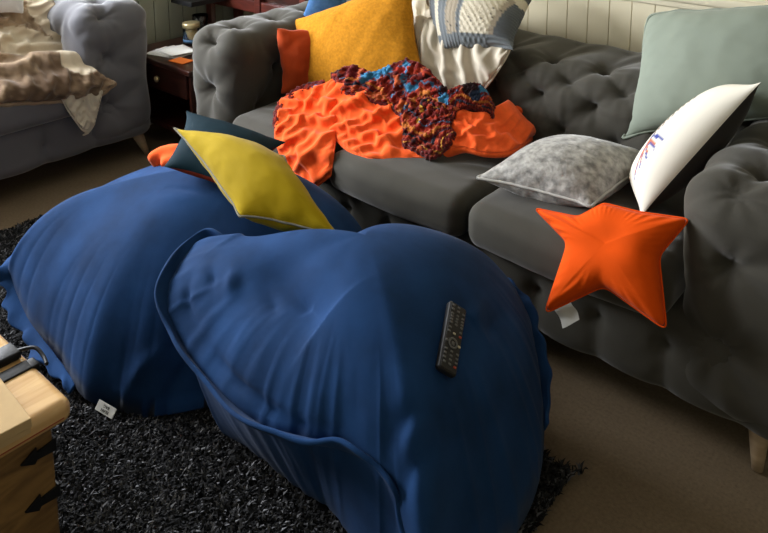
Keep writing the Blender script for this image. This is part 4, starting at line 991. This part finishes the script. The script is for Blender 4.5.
def inside(x, y):
    r = np.zeros(len(x), bool); j = len(rp)-1
    for i in range(len(rp)):
        xi, yi = rp[i, 0], rp[i, 1]; xj, yj = rp[j, 0], rp[j, 1]
        cnd = ((yi > y) != (yj > y)) & (x < (xj-xi)*(y-yi)/(yj-yi+1e-12)+xi); r ^= cnd; j = i
    return r
rs = np.random.RandomState(5)
n_ = 230000; x = rs.uniform(-2.95, -.6, n_); y = rs.uniform(.25, 1.55, n_)
k = inside(x, y); x, y = x[k], y[k]
r1 = np.hypot((x-c1[0])/.40, (y-c1[1])/.22) > 1; r2 = np.hypot((x-c2[0])/.42, (y-c2[1])/.30) > 1; k = r1 & r2; x, y = x[k], y[k]; n_ = len(x)
print('TUFTS', n_)
ang = rs.uniform(0, 6.28, n_); wdt = rs.uniform(.0022, .0042, n_); hgt = rs.uniform(.018, .034, n_); lean = rs.uniform(.006, .024, n_); la = ang+rs.uniform(.8, 2.3, n_)
ca, sa = np.cos(ang)*wdt, np.sin(ang)*wdt; lx, ly = np.cos(la)*lean, np.sin(la)*lean; z0 = np.full(n_, .01)
V = np.empty((n_, 5, 3))
V[:, 0] = np.stack([x-ca, y-sa, z0], 1); V[:, 1] = np.stack([x+ca, y+sa, z0], 1)
V[:, 2] = np.stack([x+ca+lx*.4, y+sa+ly*.4, z0+hgt*.7], 1); V[:, 3] = np.stack([x-ca+lx*.4, y-sa+ly*.4, z0+hgt*.7], 1); V[:, 4] = np.stack([x+lx, y+ly, z0+hgt*.85], 1)
b0 = np.arange(n_)*5
me = bpy.data.meshes.new('pile'); me.vertices.add(n_*5); me.vertices.foreach_set('co', (V-ORG['rug']).ravel())
loops = np.stack([b0, b0+1, b0+2, b0+3, b0+3, b0+2, b0+4], 1).ravel(); me.loops.add(len(loops)); me.loops.foreach_set('vertex_index', loops)
me.polygons.add(n_*2); ls = np.stack([np.arange(n_)*7, np.arange(n_)*7+4], 1).ravel(); me.polygons.foreach_set('loop_start', ls)
try: me.polygons.foreach_set('loop_total', np.tile([4, 3], n_))
except Exception: pass
me.update(); me.validate()
g_ = rs.rand(n_); base = np.where(g_ > .80, rs.uniform(.07, .16, n_), rs.uniform(.010, .035, n_))
c4 = np.ones((n_, 5, 4)); c4[:, :, :3] = base[:, None, None]*np.array([1, 1, 1.04]); ca_ = me.color_attributes.new('pattern', 'FLOAT_COLOR', 'POINT'); ca_.data.foreach_set('color', c4.ravel())
me.materials.append(M['rug']); po = bpy.data.objects.new('pile', me); COL.objects.link(po); po.parent = rug; po['kind'] = 'stuff'

# ------------------------------------------------------------------ pine chest, iron straps and cardboard box
ZL = .42; cx_, cy_ = -1.325, .615
t = thing('chest', 'waxed pine storage chest with black iron straps at the lower left', 'chest', (-1.7, .3, 0))
MB().bbox((-2.25, -.05, ZL-.05), (cx_, cy_, ZL), .02, 6).build('lid', M['pine'], t, True)
MB().bbox((-2.22, -.02, .02), (cx_-.035, cy_-.03, ZL-.05), .006).build('body', M['pineside'], t)
MB().bbox((-2.23, cy_-.105, .0), (cx_-.026, cy_-.021, .03), .006).build('foot', M['pineside'], t)
MB().bbox((-2.21, -.03, .0), (cx_-.026, .05, .03), .006).build('foot', M['pineside'], t)
MB().bbox((cx_-.012, -.03, ZL-.0335), (cx_+.0008, cy_-.02, ZL-.0305), .001).build('edge_line', M['redline'], t)
# strap across the lid
ys = [cy_+.002, cy_+.002, cy_-.02, cy_-.06, .3, 0.0]
pS = atz(40, 359, ZL); xs_ = pS[0]-.0
st_ = MB()
st_.bbox((xs_-.016, -.055, ZL-.001), (xs_+.016, cy_-.012, ZL+.004), .0015); st_.bbox((xs_-.016, cy_-.014, ZL-.05), (xs_+.016, cy_+.004, ZL+.003), .004, 3)
st_.build('lid_strap', M['iron'], t, True)
# hasp and ring on the lid
hp = atz(4, 362, ZL); hb = MB(); hb.bbox((hp[0]-.03, hp[1]-.035, ZL), (hp[0]+.018, hp[1]+.03, ZL+.018), .005)
hb.tube(spline([(hp[0]+.0, hp[1]+.02, ZL+.012), (hp[0]+.03, hp[1]+.05, ZL+.02), (hp[0]+.06, hp[1]+.055, ZL+.012), (hp[0]+.085, hp[1]+.05, ZL+.008)], 20), .004, 8); hb.build('hasp', M['iron'], t, True)
# arrow-ended straps on the near end
xe = cx_-.034
for zz, yc in ((float(atx(58, 441, xe)[2]), .5), (float(atx(61, 487, xe)[2]), .5)):
    ar = MB(); y1_ = cy_-.03; pr = [(y1_, zz+.011), (y1_, zz-.013), (y1_-.035, zz-.009), (y1_-.04, zz-.016), (y1_-.066, zz-.002), (y1_-.035, zz+.016), (y1_-.034, zz+.006)]
    n7 = len(pr); ar.add([(xe, a_, b__) for a_, b__ in pr]+[(xe+.005, a_, b__) for a_, b__ in pr], [tuple(range(n7)), tuple(range(n7, 2*n7))[::-1]]+[(i, n7+i, n7+(i+1) % n7, (i+1) % n7) for i in range(n7)])
    ar.bbox((xe-.04, cy_-.032, zz-.014), (xe+.005, cy_-.026, zz+.014), .002)
    ar.build('iron_strap', M['iron'], t)
# flat cardboard box on the lid
p1 = atz(30, 418, ZL+.032); d1_ = atz(0, 379, ZL+.032)-p1; d1_ /= np.linalg.norm(d1_); d2_ = np.array([d1_[1], -d1_[0], 0]); e2 = atz(0, 431, ZL+.032)-p1
if d2_@e2 < 0: d2_ = -d2_
M4 = Matrix(((d1_[0], d2_[0], 0, p1[0]), (d1_[1], d2_[1], 0, p1[1]), (0, 0, 1, ZL+.001), (0, 0, 0, 1)))
print('BOX', p1, d1_, d2_)
t = thing('cardboard_box', 'flat tan cardboard box lying on the pine chest lid', 'box', (p1[0], p1[1], ZL))
MB().bbox((0, 0, 0), (.26, .20, .026), .002, 2, M4).build('tray', M['card'], t)
MB().bbox((-.002, -.002, .012), (.262, .202, .031), .002, 2, M4).build('lid', M['card'], t)
